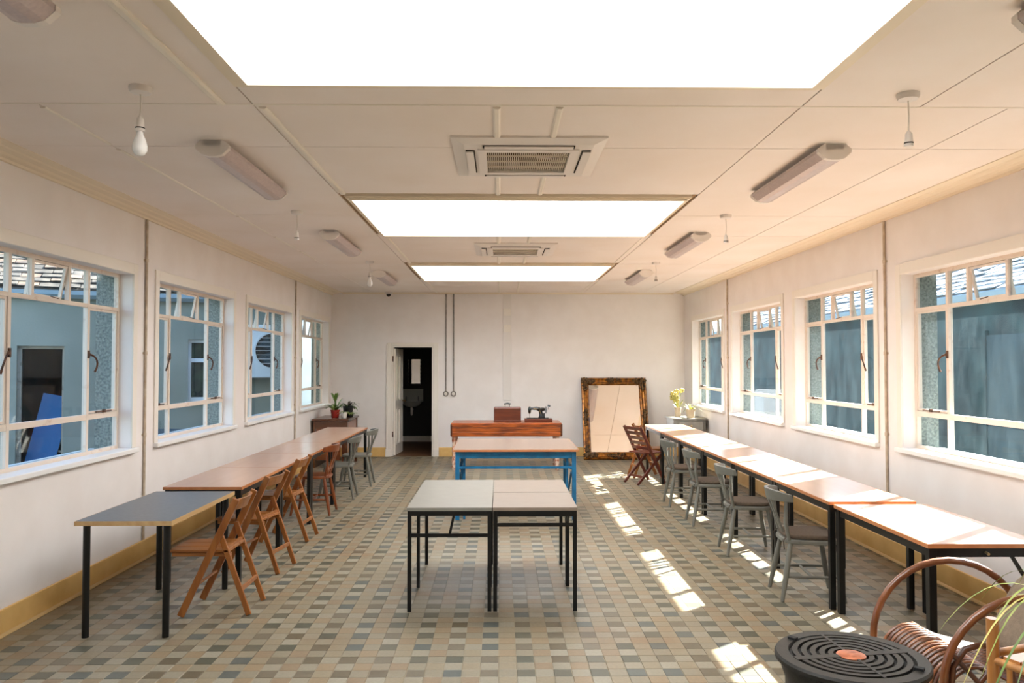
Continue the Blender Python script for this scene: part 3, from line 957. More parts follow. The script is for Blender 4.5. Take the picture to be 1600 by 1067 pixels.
# ------------------------------------------------------------------ tables
def table(name, Wx, Ly, h, top, edge, frame, leg=.03, th=.022, inset=.02, apron=.04, round_=False, feet=False, low=None, brace=None):
    """origin on the floor at the centre"""
    e = empty(name)
    hx, hy = Wx / 2, Ly / 2
    ew = .006
    t = MB().box(-hx + ew, -hy + ew, h - th, hx - ew, hy - ew, h).build('tabletop', top, e)
    ed = MB()
    for q in ((-hx, -hy, -hx + ew, hy), (hx - ew, -hy, hx, hy), (-hx + ew, -hy, hx - ew, -hy + ew), (-hx + ew, hy - ew, hx - ew, hy)):
        ed.box(q[0], q[1], h - th, q[2], q[3], h - .0008)
    ed.build('edge_band', edge, t)
    lx, ly = hx - inset - leg / 2, hy - inset - leg / 2
    for sx in (-1, 1):
        for sy in (-1, 1):
            if round_:
                lg = MB().lathe([(leg / 2, 0.0), (leg / 2, h - th)], (sx * lx, sy * ly, 0), 16)
                lg.build('leg', frame, e, 40)
            else:
                MB().box(sx * lx - leg / 2, sy * ly - leg / 2, 0, sx * lx + leg / 2, sy * ly + leg / 2, h - th).build('leg', frame, e, bevel=.002)
    if apron:
        z0, z1 = h - th - apron, h - th
        aw = min(leg, .025) / 2
        for sy in (-1, 1):
            MB().box(-lx + leg / 2, sy * ly - aw, z0, lx - leg / 2, sy * ly + aw, z1).build('apron', frame, e)
        for sx in (-1, 1):
            MB().box(sx * lx - aw, -ly + leg / 2, z0, sx * lx + aw, ly - leg / 2, z1).build('apron', frame, e)
    if low:
        for sy in (-1, 1):
            MB().box(-lx + leg / 2, sy * ly - .01, low, lx - leg / 2, sy * ly + .01, low + .022).build('stretcher', frame, e)
    if brace:
        for p, q in brace:
            MB().bar(p, q, .016, .016).build('brace', frame, e)
    return e

TH = .735
desk = table('grey_desk', .59, 1.15, .715, 'grey_top', 'pale_edge', 'black', leg=.042, th=.028, inset=.03, apron=0, round_=True)
desk.location = (-2.295, 5.485, 0)
tag(desk, 'grey topped desk with round black legs, nearest on the left', 'table')

lt_ = table('classroom_table', .60, 1.15, TH, 'laminate', 'laminate_e', 'black', leg=.038, th=.022, inset=.012, apron=.05)
ordl = ['nearest', 'second', 'third', 'fourth', 'farthest']
first = True
for k in range(5):
    o = lt_ if first else copy_tree(lt_)
    first = False
    o.location = (-2.27, 6.13 + 1.154 * k + .577, 0)
    tag(o, 'beech-topped black-legged table, %s of the left row of five' % ordl[k], 'table', 'tables along the left wall')
ordr = ['nearest', 'second', 'third', 'fourth', 'fifth', 'farthest']
for k in range(6):
    o = copy_tree(lt_)
    o.location = (2.535, 5.42 + 1.154 * k + .577, 0)
    tag(o, 'sunlit beech-topped table, %s of the six level tables along the right wall' % ordr[k], 'table', 'tables along the right wall')
nt_ = table('classroom_table', .64, 1.19, .722, 'laminate', 'laminate_e', 'black', leg=.04, th=.024, inset=.012, apron=.05, brace=[((.27, -.56, .45), (.14, -.56, .66))])
nt_.location = (2.575, 4.795, 0)
tag(nt_, 'nearest sunlit beech-topped table on the right, beside the rattan armchair', 'table', 'tables along the right wall')
MB().tube([(0, -.575, .672), (0, -.60, .668)], .008, 8).build('catch', 'brass', nt_)

tl = table('work_table', .575, 1.30, .70, 'cream_top', 'cream_top', 'black', leg=.026, th=.022, inset=.004, apron=.034, low=.50, brace=[((.028, -.628, .645), (0, -.632, .515))])
tl.location = (-.345, 6.075, 0)
for sx in (-1, 1):
    MB().box(sx * .27 - .012, -.06, 0, sx * .27 + .012, -.036, .678).build('middle_leg', 'black', tl, bevel=.002)
tag(tl, 'long cream-topped table with black square legs, front centre left', 'table')
t2 = table('work_table', .575, .64, .70, 'pink_top', 'pink_top', 'black', leg=.026, th=.022, inset=.004, apron=.04, low=.57, brace=[((.26, -.05, .65), (.262, .20, .50))])
t2.location = (.235, 5.745, 0)
tag(t2, 'short rose-beige table with black square legs, front centre right', 'table')
t3 = table('work_table', .575, .64, .70, 'pink_top', 'cream_top', 'black', leg=.026, th=.022, inset=.004, apron=.04, low=.57)
t3.location = (.235, 6.395, 0)
tag(t3, 'short pale table with black legs, directly behind the rose-beige one', 'table')

bt = table('blue_workbench', 1.36, 1.30, .755, 'bench_top', 'laminate_e', 'blue', leg=.045, th=.022, inset=.03, apron=.075, low=.55)
bt.location = (.165, 9.21, 0)
for sx in (-1, 1):
    MB().box(sx * .60 - .016, -.60, .54, sx * .60 + .016, .60, .565).build('side_rail', 'blue', bt)
    MB().box(sx * .555 - .012, -.57, 0, sx * .555 + .012, -.545, .66).build('inner_post', 'blue', bt)
    MB().bar((sx * .60, -.57, .50), (sx * .60, .05, .08), .02, .02).build('brace', 'blue', bt)
tag(bt, 'rose-topped workbench on a bright blue steel frame in mid room', 'table')

# ------------------------------------------------------------------ old pine bench, sewing case, sewing machine
pb = tag(empty('pine_workbench', (.095, 12.9, 0)), 'thick old orange pine bench on peeling turned legs before the end wall', 'bench')
x0, x1, yA, yC, zb_, zt_ = -.775, .965, 12.55, 13.25, .535, .745
for k, (za, zc) in enumerate(((zb_, .605), (.607, .675), (.677, zt_))):
    MB().box(x0, yA + (.004 if k == 1 else 0), za, x1, yC, zc).build('plank', 'oldwood', pb, bevel=.006, W=True)
for x in (x0 - .012, x1 - .02):
    MB().box(x, yA - .008, zb_ + .01, x + .03, yC + .006, zt_ - .02).build('end_cleat', 'oldwood_d', pb, bevel=.004, W=True)
legp = [(.022, 0), (.03, .02), (.034, .05), (.026, .09), (.036, .14), (.028, .20), (.024, .26), (.034, .31), (.026, .36), (.024, .42), (.032, .46), (.032, .535)]
for x in (x0 + .04, x1 - .07):
    for y in (yA + .06, yC - .06):
        MB().lathe(legp, (x, y, 0), 14).build('leg', 'peel', pb, 50, W=True)
    MB().box(x - .012, yA + .06, .20, x + .012, yC - .06, .25).build('stretcher', 'peel', pb, W=True)

sc = tag(empty('sewing_case', (.112, 12.83, .745)), 'brown wooden sewing machine case with a carrying handle', 'case')
cx0, cx1 = -.105, .329
MB().box(cx0, 12.73, .745, cx1, 12.93, .985).build('body', 'case', sc, bevel=.018, W=True)
MB().box(cx0 - .004, 12.726, .745, cx1 + .004, 12.934, .775).build('plinth', 'case', sc, bevel=.004, W=True)
MB().box(cx0 + .004, 12.7265, .94, cx1 - .004, 12.7335, .952).build('lid_bead', 'oldwood_d', sc, W=True)
for x in (.075, .149):
    MB().box(x - .006, 12.825, .985, x + .006, 12.838, 1.03).build('handle_lug', 'chrome', sc, W=True)
MB().tube([(.06, 12.83, 1.032), (.112, 12.83, 1.042), (.164, 12.83, 1.032)], .012, 8).build('handle', 'enamel', sc, 50, W=True)

sm = tag(empty('sewing_machine', (.605, 12.83, .745)), 'antique black hand-crank sewing machine on a wooden base', 'sewing machine')
mx0, mx1, mz = .385, .83, .745
MB().box(mx0, 12.73, mz, mx1, 12.93, mz + .055).build('base', 'case', sm, bevel=.008, W=True)
bd = MB()
bd.box(mx0 + .035, 12.775, mz + .055, mx1 - .06, 12.885, mz + .068)
def xz(x, z, y=12.83): return (x, y, z)
bd.tube([xz(.655, mz + .06), xz(.655, mz + .11), xz(.645, mz + .17), xz(.625, mz + .2), xz(.58, mz + .215), xz(.52, mz + .213), xz(.47, mz + .213)], [.05, .032, .03, .034, .026, .022, .024], 12)
bd.tube([xz(.47, mz + .245), xz(.468, mz + .21), xz(.468, mz + .16), xz(.468, mz + .13)], [.012, .027, .024, .012], 12)
bd.tube([xz(.655, mz + .2), xz(.70, mz + .2), xz(.715, mz + .2)], [.03, .026, .02], 12)
bd.build('body', 'enamel', sm, 50, W=True)
MB().tube([xz(.468, mz + .14), xz(.468, mz + .075)], .004, 6).build('needle_bar', 'chrome', sm, W=True)
MB().box(.462, 12.815, mz + .068, .476, 12.845, mz + .073).build('presser_foot', 'chrome', sm, W=True)
MB().lathe([(.02, .0), (.055, .002), (.062, .008), (.055, .014), (.02, .016)], (.722, 12.83, mz + .19), 20, axis='x').build('hand_wheel', 'enamel', sm, 40, W=True)
cr = MB().tube([xz(.74, mz + .19), xz(.765, mz + .2), xz(.772, mz + .25)], .009, 8)
cr.build('crank_arm', 'chrome', sm, 50, W=True)
MB().tube([xz(.755, mz + .262), xz(.80, mz + .252)], [.012, .016], 8).build('crank_knob', 'enamel', sm, 50, W=True)
MB().tube([xz(.655, mz + .118, 12.797), xz(.62, mz + .205, 12.802), xz(.53, mz + .214, 12.806)], .003, 5).build('gold_line', 'gilt_line', sm, W=True)
MB().tube([xz(.70, mz + .06), xz(.70, mz + .14)], [.018, .014], 8).build('gear_post', 'enamel', sm, 50, W=True)

# ------------------------------------------------------------------ gilt mirror leaning on the end wall
gm = tag(empty('gilt_mirror', (2.045, 13.97, 0)), 'large ornate gilt framed mirror leaning on the end wall', 'mirror')
GW, GH, GF = 1.175, 1.50, .135
tilt = math.asin(.50 / 1.5)
gm.rotation_euler = (-tilt, 0, 0)
# local: x across, z up the frame, -y to the viewer; bottom edge at z=0
hw = GW / 2
MB().box(-hw + .02, .004, .02, hw - .02, .02, GH - .02).build('backboard', 'oldwood_d', gm)
MB().box(-hw + GF - .015, -.014, GF - .015, hw - GF + .015, -.008, GH - GF + .015).build('mirror_glass', 'mirror', gm)
fprof = [(0, .0), (0, -.03), (.012, -.045), (.03, -.05), (.045, -.036), (.062, -.028), (.085, -.030), (.10, -.046), (.115, -.042), (.124, -.026), (.135, -.018), (.135, .0)]
def rail(kind):
    n = len(fprof)
    vs = []
    for end in (0, 1):
        for a, b in fprof:
            if kind == 'bottom': p = ((-hw + a) if end == 0 else (hw - a), b, a)
            if kind == 'top': p = ((-hw + a) if end == 0 else (hw - a), b, GH - a)
            if kind == 'left': p = (-hw + a, b, a if end == 0 else GH - a)
            if kind == 'right': p = (hw - a, b, a if end == 0 else GH - a)
            vs.append(p)
    fs = [(i, (i + 1) % n, (i + 1) % n + n, i + n) for i in range(n)]
    MB().add(vs, fs).build('frame_rail', 'gold', gm, 35)
for k in ('bottom', 'top', 'left', 'right'):
    rail(k)
def ornament(cx, cz, lx, lz, seed, corner=False):
    r = random.Random(seed)
    mb = MB()
    n = 26
    for i in range(n):
        a = r.uniform(0, 2 * pi); q = math.sqrt(r.random())
        x, z = cx + lx * q * cos(a), cz + lz * q * sin(a)
        s_ = r.uniform(.010, .022)
        mb.ell((x, -.04 - .012 * (1 - q) - r.random() * .006, z), (s_ * r.uniform(.7, 1.5), .016, s_ * r.uniform(.7, 1.5)), 8, 5)
    # scrolls
    for sg in (-1, 1):
        pts = []
        for i in range(16):
            t = i / 15
            a = t * 2.1 * pi
            rr = .008 + .026 * (1 - t)
            ox = sg * lx * .72 if lx >= lz else 0
            oz = sg * lz * .72 if lz > lx else 0
            pts.append((cx + ox + rr * cos(a) * sg, -.052, cz + oz + rr * sin(a)))
        mb.tube(pts, .007, 6)
    for i in range(5):
        a = -pi / 2 + pi * (i - 2) * .2
        mb.tube([(cx, -.058, cz), (cx + .6 * lx * sin(a) * .8, -.062, cz + .55 * lz * cos(a)), (cx + .9 * lx * sin(a), -.048, cz + .85 * lz * cos(a))], [.012, .012, .004], 6)
    mb.build('carved_ornament', 'gold_dark', gm, 60)
k = 0
for cx in (-hw + .07, hw - .07):
    for cz in (.07, GH - .07):
        ornament(cx, cz, .062, .062, 11 + k)
        sx = 1 if cx < 0 else -1
        sz = 1 if cz < .5 else -1
        ornament(cx + sx * .10, cz, .07, .042, 31 + k)
        ornament(cx, cz + sz * .10, .042, .07, 51 + k)
        k += 1
ornament(0, .06, .17, .05, 70); ornament(0, GH - .055, .15, .055, 71)
ornament(-hw + .06, GH / 2, .05, .17, 72); ornament(hw - .055, GH / 2, .055, .17, 73)

# ------------------------------------------------------------------ chairs (all face local -x)
def folding_chair():
    e = empty('folding_chair')
    y1, y2 = .195, .165
    for s in (-1, 1):
        MB().bar((-.215, s * y1, 0.004), (.145, s * y1, .775), .022, .046, up=(1, 0, .3)).build('back_leg', 'fold', e, bevel=.004)
        MB().bar((.225, s * y2, 0.004), (.025, s * y2, .555), .020, .036, up=(1, 0, .3)).build('front_leg', 'fold', e, bevel=.004)
        MB().box(-.29, s * .15 - .012, .388, .10, s * .15 + .012, .415).build('seat_rail', 'fold_seat', e, bevel=.003)
    # seat boards run front to back
    for k in range(3):
        y = -.118 + k * .118
        MB().box(-.305, y - .057, .416, .09, y + .057, .434).build('seat_board', 'fold_seat', e, bevel=.004)
    # curved top rail
    n = 8
    vs = []
    for i in range(n + 1):
        t = i / n
        y = -.185 + .37 * t
        bow = .045 * (1 - (2 * t - 1) ** 2)
        for dz, dx in ((.69, 0), (.69, .018), (.765, .05), (.765, .032)):
            vs.append((.078 + dx + bow + (.0 if dz < .7 else .0), y, dz))
    fs = []
    for i in range(n):
        for j in range(4):
            a, b = i * 4 + j, i * 4 + (j + 1) % 4
            fs.append((a, b, b + 4, a + 4))
    fs += [(0, 1, 2, 3), (n * 4 + 3, n * 4 + 2, n * 4 + 1, n * 4)]
    MB().add(vs, fs).build('top_rail', 'fold_seat', e, 40)
    MB().box(.055, -.16, .42, .078, .16, .452).build('cross_rail', 'fold_seat', e, bevel=.003)
    MB().box(.163, -.16, .155, .18, .16, .185).build('stretcher', 'fold_seat', e, bevel=.003)
    MB().tube([(-.115, -.19, .205), (-.115, .19, .205)], .010, 8).build('dowel', 'fold_seat', e)
    return e
fc = folding_chair()
cs_ = [((-1.90, 5.545, 0), 0.0, 'honey wooden folding chair beside the grey desk, nearest on the left'),
       ((-1.965, 6.60, 0), -.14, 'honey wooden folding chair, second of three along the left tables'),
       ((-2.03, 7.74, 0), -.05, 'honey wooden folding chair, third along the left tables'),
       ((2.16, 11.86, 0), pi + .1, 'wooden folding chair at the far right, half hidden by the red-brown one')]
for k, (l, rz, lab) in enumerate(cs_):
    o = fc if k == 0 else copy_tree(fc)
    o.location = l
    o.rotation_euler = (0, 0, rz)
    tag(o, lab, 'chair', 'honey wooden folding chairs')

def kitchen_chair(pm, pad, splats=1, name='painted_chair'):
    e = empty(name)
    zs = .43
    # saddle seat
    pr = []
    for i in range(20):
        a = 2 * pi * i / 20
        ca, sa = cos(a), sin(a)
        x = .195 * (abs(ca) ** .6) * (1 if ca >= 0 else -1)
        y = (.195 - .02 * x / .195) * (abs(sa) ** .55) * (1 if sa >= 0 else -1)
        pr.append((x, y))
    MB().prism(pr, lambda a, b, t: (a, b, t), zs - .032, zs).build('seat', pm, e, bevel=.008)
    # splayed legs
    for sx in (-1, 1):
        for sy in (-1, 1):
            t = V((sx * .14, sy * .135, zs - .02)); b = V((sx * .215, sy * .19, 0))
            pts = [b, b.lerp(t, .12), b.lerp(t, .45), b.lerp(t, .7), t]
            MB().tube(pts, [.013, .015, .020, .019, .015], 10).build('leg', pm, e, 50)
    for sy in (-1, 1):
        MB().tube([(-.185, sy * .168, .17), (0, sy * .168, .17), (.185, sy * .168, .17)], [.009, .012, .009], 8).build('stretcher', pm, e, 50)
    MB().tube([(0, -.165, .17), (0, 0, .17), (0, .165, .17)], [.009, .012, .009], 8).build('stretcher', pm, e, 50)
    # back
    def xb(z): return .155 + (z - zs) * .20
    top = .775
    for sy in (-1, 1):
        MB().tube([(xb(zs - .01), sy * .145, zs - .01), (xb(.55), sy * .155, .55), (xb(.70) - .028, sy * .175, .70)], [.012, .015, .011], 8).build('back_post', pm, e, 50)
    n = 12
    vs = []
    for i in range(n + 1):
        t = i / n
        y = -.215 + .43 * t
        bow = .115 * (1 - (2 * t - 1) ** 2) - .062
        z0 = .688 + .012 * abs(2 * t - 1)
        z1 = top - .022 * abs(2 * t - 1) ** 3
        for z, dx in ((z0, -.012), (z0, .012), (z1, .012), (z1, -.012)):
            vs.append((xb(z) + bow + dx, y, z))
    fs = []
    for i in range(n):
        for j in range(4):
            a, b = i * 4 + j, i * 4 + (j + 1) % 4
            fs.append((a, b, b + 4, a + 4))
    fs += [(0, 1, 2, 3), (n * 4 + 3, n * 4 + 2, n * 4 + 1, n * 4)]
    MB().add(vs, fs).build('top_rail', pm, e, 40, bevel=.004)
    ysl = (0,) if splats == 1 else (-.06, .06)
    for y in ysl:
        if splats == 1:
            for q in (-1, 1):
                MB().add(*flat_splat(xb, zs, q)).build('splat', pm, e)
        else:
            MB().bar((xb(zs), y, zs), (xb(.70) + .042, y, .70), .05, .014, up=(1, 0, 0)).build('slat', pm, e)
    if splats != 1:
        MB().box(xb(.50), -.15, .49, xb(.50) + .018, .15, .52).build('cross_rail', pm, e, bevel=.003)
    if pad:
        MB().prism([(a * .93 - .005, b * .93) for a, b in pr], lambda a, b, t: (a, b, t), zs + .001, zs + .034).build('seat_pad', 'pad', e, bevel=.012)
        for sy in (-1, 1):
            MB().tube([(.165, sy * .14, zs + .02), (.195, sy * .15, zs - .01), (.19, sy * .16, zs - .07)], .004, 5).build('pad_tie', 'tie', e)
    return e
def flat_splat(xb, zs, q):
    vs = []
    n = 6
    for i in range(n + 1):
        t = i / n
        z = zs + (.705 - zs) * t
        c = q * (.022 + .038 * t * t)
        w = .013 + .006 * t
        bow = .048 * t
        for dy, dx in ((-w, -.007), (w, -.007), (w, .007), (-w, .007)):
            vs.append((xb(z) + bow + dx, c + dy, z))
    fs = []
    for i in range(n):
        for j in range(4):
            a, b = i * 4 + j, i * 4 + (j + 1) % 4
            fs.append((a, b, b + 4, a + 4))
    fs += [(0, 1, 2, 3), (n * 4 + 3, n * 4 + 2, n * 4 + 1, n * 4)]
    return vs, fs
kp = kitchen_chair('greypaint', True)
right = [((2.215, 5.79, 0), pi - .10, 'grey painted chair with brown pad, nearest of four along the right tables'),
         ((2.205, 7.13, 0), pi - .06, 'grey painted chair with brown pad, second along the right tables'),
         ((2.205, 8.40, 0), pi - .04, 'grey painted chair with brown pad, third along the right tables'),
         ((2.19, 9.50, 0), pi - .02, 'grey painted chair, farthest of four along the right tables')]
for k, (l, rz, lab) in enumerate(right):
    o = kp if k == 0 else copy_tree(kp)
    o.location = l
    o.rotation_euler = (0, 0, rz)
    tag(o, lab, 'chair', 'grey chairs along the right tables')
kn_ = kitchen_chair('greypaint', False)
for k, (l, rz, lab) in enumerate([((-2.03, 10.05, 0), .05, 'grey painted chair on the left, in front of the farthest grey chair'),
                                  ((-1.985, 11.13, 0), .03, 'farthest grey painted chair on the left, near the washroom door')]):
    o = kn_ if k == 0 else copy_tree(kn_)
    o.location = l
    o.rotation_euler = (0, 0, rz)
    tag(o, lab, 'chair', 'grey chairs along the left tables')
bc = kitchen_chair('brown', False, 2, 'kitchen_chair')
bc.location = (-2.10, 9.06, 0)
tag(bc, 'chestnut brown slat-back chair between the folding chairs and grey chairs', 'chair')

def slat_folder():
    e = empty('slatted_folding_chair')
    pm = 'redwood'
    for s in (-1, 1):
        MB().bar((-.22, s * .19, .004), (.20, s * .19, .80), .022, .04, up=(1, 0, .4)).build('long_leg', pm, e, bevel=.003)
        MB().bar((.22, s * .16, .004), (-.20, s * .16, .42), .022, .036, up=(1, 0, .4)).build('cross_leg', pm, e, bevel=.003)
    for k in range(5):
        x = -.21 + .075 * k
        MB().box(x - .031, -.185, .425, x + .031, .185, .442).build('seat_slat', pm, e, bevel=.003)
    for z in (.50, .57, .64, .71, .775):
        x = -.22 + .42 * z / .796
        MB().bar((x + .012, -.185, z), (x + .012, .185, z), .014, .05, up=(.5, 0, .85)).build('back_slat', pm, e, bevel=.003)
    MB().box(.115, -.15, .09, .135, .15, .12).build('stretcher', pm, e)
    return e
sf = slat_folder()
sf.location = (2.02, 11.25, 0)
sf.rotation_euler = (0, 0, pi + .45)
tag(sf, 'dark red-brown slatted folding chair at the far end of the right tables', 'chair')

# ------------------------------------------------------------------ corner desk, corner cabinet, plants
dk = tag(empty('wooden_desk', (-2.74, 13.4, 0)), 'dark brown wooden desk in the far left corner under the plants', 'desk')
a0, a1, b0, b1, dz = -3.04, -2.45, 12.92, 13.88, .785
MB().box(a0, b0, dz - .03, a1, b1, dz).build('top', 'deskwood', dk, bevel=.006, W=True)
MB().box(a0 + .02, b0 + .02, .0, a0 + .05, b1 - .02, dz - .03).build('side_panel', 'deskwood', dk, W=True)
MB().box(a1 - .06, b0 + .02, .0, a1 - .02, b0 + .09, dz - .03).build('leg', 'deskwood', dk, W=True)
MB().box(a1 - .06, b1 - .09, .0, a1 - .02, b1 - .02, dz - .03).build('leg', 'deskwood', dk, W=True)
MB().box(a0 + .05, b0 + .03, dz - .16, a1 - .06, b0 + .055, dz - .035).build('apron', 'deskwood', dk, W=True)
MB().box(a0 + .06, b0 + .045, .12, a1 - .14, b0 + .07, dz - .06).build('modesty_panel', 'deskpanel', dk, W=True)
MB().box(a1 - .13, b0 + .1, .08, a1 - .03, b1 - .1, dz - .05).build('pedestal', 'deskpanel', dk, bevel=.004, W=True)

gc = tag(empty('corner_cabinet', (3.08, 13.0, 0)), 'grey painted curved-front side table in the far right corner', 'cabinet')
c0, c1, d0, d1, cz = 2.77, 3.33, 12.72, 13.40, .80
poly = [(c0, d1), (c0, d0 + .10)]
for i in range(9):
    t = i / 8
    poly.append((c0 + (c1 - c0) * t, d0 + .06 - .06 * sin(pi * t) + .04 * (abs(2 * t - 1))))
poly += [(c1, d1)]
MB().prism(poly, lambda a, b, t: (a, b, t), cz - .028, cz).build('top', 'greycab', gc, W=True, bevel=.004)
ctr = ((c0 + c1) / 2, (d0 + d1) / 2)
sh = [(ctr[0] + (a - ctr[0]) * .93, ctr[1] + (b - ctr[1]) * .93) for a, b in poly]
MB().prism(sh, lambda a, b, t: (a, b, t), cz - .20, cz - .028).build('drawer_case', 'greycab', gc, W=True)
MB().box(c0 + .09, d0 + .005, cz - .175, c1 - .09, d0 + .06, cz - .055).build('drawer_front', 'greycab', gc, bevel=.006, W=True)
MB().ell(((c0 + c1) / 2, d0 - .012, cz - .115), (.016, .016, .016), 10, 7).build('knob', 'brass', gc, 60, W=True)
for x in (c0 + .05, c1 - .05):
    for y in (d0 + .14, d1 - .05):
        MB().bar((x, y, 0), (x, y, cz - .19), .028, .028, w2=.04, h2=.04).build('leg', 'greycab', gc, W=True)

def pot(e, c, r, h, m, rim=True, ribs=False):
    x, y, z = c
    pr = [(r * .72, 0), (r * .8, .004), (r * .98, h * .86), (r * 1.06, h * .87), (r * 1.06, h), (r * .94, h), (r * .9, h * .88)]
    MB().lathe(pr, c, 18).build('pot', m, e, 40, W=True)
    MB().lathe([(r * .9, h * .84), (r * .9, h * .88)], c, 14).build('soil', 'soil', e, W=True)
def plant(name, loc, r, h, pm, leaves, lm, label, L=.25, w=.025, droop=.5, lift=.9, seed=1, cat='plant', sm='leaf'):
    e = tag(empty(name, loc), label, cat)
    pot(e, loc, r, h, pm)
    rr = random.Random(seed)
    for i in range(leaves):
        a = 2 * pi * i / leaves + rr.uniform(-.3, .3)
        l = L * rr.uniform(.65, 1.1)
        lf = MB().leaf((loc[0] + .02 * cos(a), loc[1] + .02 * sin(a), loc[2] + h * .86 + .0), (cos(a), sin(a)), l, w * rr.uniform(.8, 1.15), droop * rr.uniform(.6, 1.2), 8, lift * rr.uniform(.75, 1.25))
        lf.build('leaf', lm if not isinstance(lm, list) else rr.choice(lm), e, 80, W=True)
    return e
p1 = plant('potted_lily', (-2.735, 13.25, dz), .075, .13, 'redpot', 16, ['leaf', 'leaf', 'leaf2'], 'leafy green plant in a glazed red pot on the corner desk', .34, .03, .55, 1.0, 3)
for i in range(5):
    a = i * 1.26
    MB().leaf((-2.735, 13.25, dz + .26), (cos(a), sin(a)), .20, .04, .15, 8, 1.15).build('leaf', 'leaf', p1, 80, W=True)
MB().tube([(-2.735, 13.25, dz + .1), (-2.735, 13.25, dz + .3)], .007, 6).build('stem', 'leaf', p1, W=True)
plant('dark_trailing_plant', (-2.60, 13.66, dz), .09, .17, 'blackpot', 14, ['leafd', 'leafd', 'leaf'], 'dark purple-leaved plant in a black pot behind the red pot', .30, .04, .75, .8, 5)
p3 = plant('potted_fern', (-2.56, 13.12, dz), .05, .10, 'whitepot', 10, ['leaf2', 'leaf'], 'low fern in a small white pot on the corner desk edge', .16, .018, .6, .55, 8)
p4 = plant('trailing_fern', (-2.51, 13.36, dz), .06, .06, 'blackpot', 26, ['leaf', 'leaf2'], 'low bushy fern spilling over the far end of the corner desk', .17, .014, .45, .5, 9)
p5 = plant('dried_flower_pot', (2.93, 13.16, cz), .055, .16, 'tanpot', 10, ['leafy', 'leaf2'], 'pale yellow dried flowers in a pot on the grey corner cabinet', .25, .018, .4, 1.2, 12)
rr = random.Random(4)
for i in range(12):
    a, q = rr.uniform(0, 2 * pi), rr.uniform(0, .12)
    zc = cz + .26 + rr.uniform(0, .17)
    fx, fy = 2.90 + q * cos(a), 13.14 + q * sin(a)
    mbf = MB()
    for j in range(9):
        mbf.ell((fx + rr.uniform(-.025, .025), fy + rr.uniform(-.025, .025), zc + rr.uniform(-.025, .03)), (.018, .018, .02), 7, 5)
    fo_ = mbf.build('flower_head', 'leafy', p5, 60, W=True)
    MB().tube([(2.93, 13.16, cz + .12), ((2.93 + fx) / 2, (13.16 + fy) / 2, (cz + .12 + zc) / 2 + .03), (fx, fy, zc)], .0035, 5).build('stalk', 'leaf2', p5, W=True)
plant('spider_plant', (3.07, 12.86, cz), .075, .14, 'tanpot', 20, ['leafy', 'leaf2'], 'pale arching spider plant in a tan pot on the grey corner cabinet', .30, .012, .75, .95, 15)

# ------------------------------------------------------------------ cast iron stove (bottom right)
SXc, SYc, SZ, SR = 1.183, 2.70, .69, .272
se = tag(empty('round_stove', (SXc, SYc, 0)), 'round black cast iron stove with slotted top and copper badge', 'stove')
se.scale = (.905, .905, 1)
MB().lathe([(.20, .06), (.21, .08), (.225, .3), (.235, .60), (.25, .64), (.25, SZ - .03)], (0, 0, 0), 40).build('drum', 'iron', se, 40)
MB().lathe([(.19, SZ - .028), (SR - .03, SZ - .028), (SR, SZ - .02), (SR, SZ - .008), (SR - .006, SZ), (SR - .05, SZ), (SR - .055, SZ - .012), (.10, SZ - .012)], (0, 0, 0), 56).build('top_plate', 'iron', se, 35)
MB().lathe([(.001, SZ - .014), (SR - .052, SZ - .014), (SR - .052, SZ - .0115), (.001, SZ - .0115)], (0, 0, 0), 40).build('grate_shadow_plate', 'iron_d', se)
def arc_bar(r0, r1, a0, a1, n=22):
    vs, fs = [], []
    for i in range(n + 1):
        a = a0 + (a1 - a0) * i / n
        for r, z in ((r0, SZ - .011), (r1, SZ - .011), (r1, SZ + .001), (r0, SZ + .001)):
            vs.append((r * cos(a), r * sin(a), z))
    for i in range(n):
        for j in range(4):
            p, q = i * 4 + j, i * 4 + (j + 1) % 4
            fs.append((p, q, q + 4, p + 4))
    fs += [(0, 1, 2, 3), (n * 4 + 3, n * 4 + 2, n * 4 + 1, n * 4)]
    return MB().add(vs, fs)
for k, (r0, r1) in enumerate(((.062, .080), (.092, .112), (.124, .144), (.156, .176), (.188, .208))):
    arc_bar(r0, r1, 0, 2 * pi, 56).build('grate_ring', 'iron', se, 35)
for a in (pi / 2 + .1, 3 * pi / 2 + .1, .15, pi + .15):
    wdt = .012 if abs(sin(a)) > .5 else .035
    MB().bar((.05 * cos(a), .05 * sin(a), SZ - .004), (.222 * cos(a), .222 * sin(a), SZ - .004), wdt, .012).build('grate_spoke', 'iron', se)
MB().lathe([(.052, SZ - .012), (.052, SZ + .001), (.045, SZ + .004), (.001, SZ + .005)], (0, 0, 0), 32).build('badge', 'copper', se, 35)
for a in (2.3, -.7):
    MB().box(-.016, -.011, 0, .016, .011, .010).xf(Matrix.Translation((.232 * cos(a), .232 * sin(a), SZ - .002)) @ Matrix.Rotation(a, 4, 'Z')).build('lifting_lug', 'iron_d', se)
for k in range(4):
    a = pi / 4 + k * pi / 2
    MB().tube([(.17 * cos(a), .17 * sin(a), .07), (.22 * cos(a), .22 * sin(a), .03), (.24 * cos(a), .24 * sin(a), 0)], [.02, .018, .024], 8).build('leg', 'iron', se, 50)

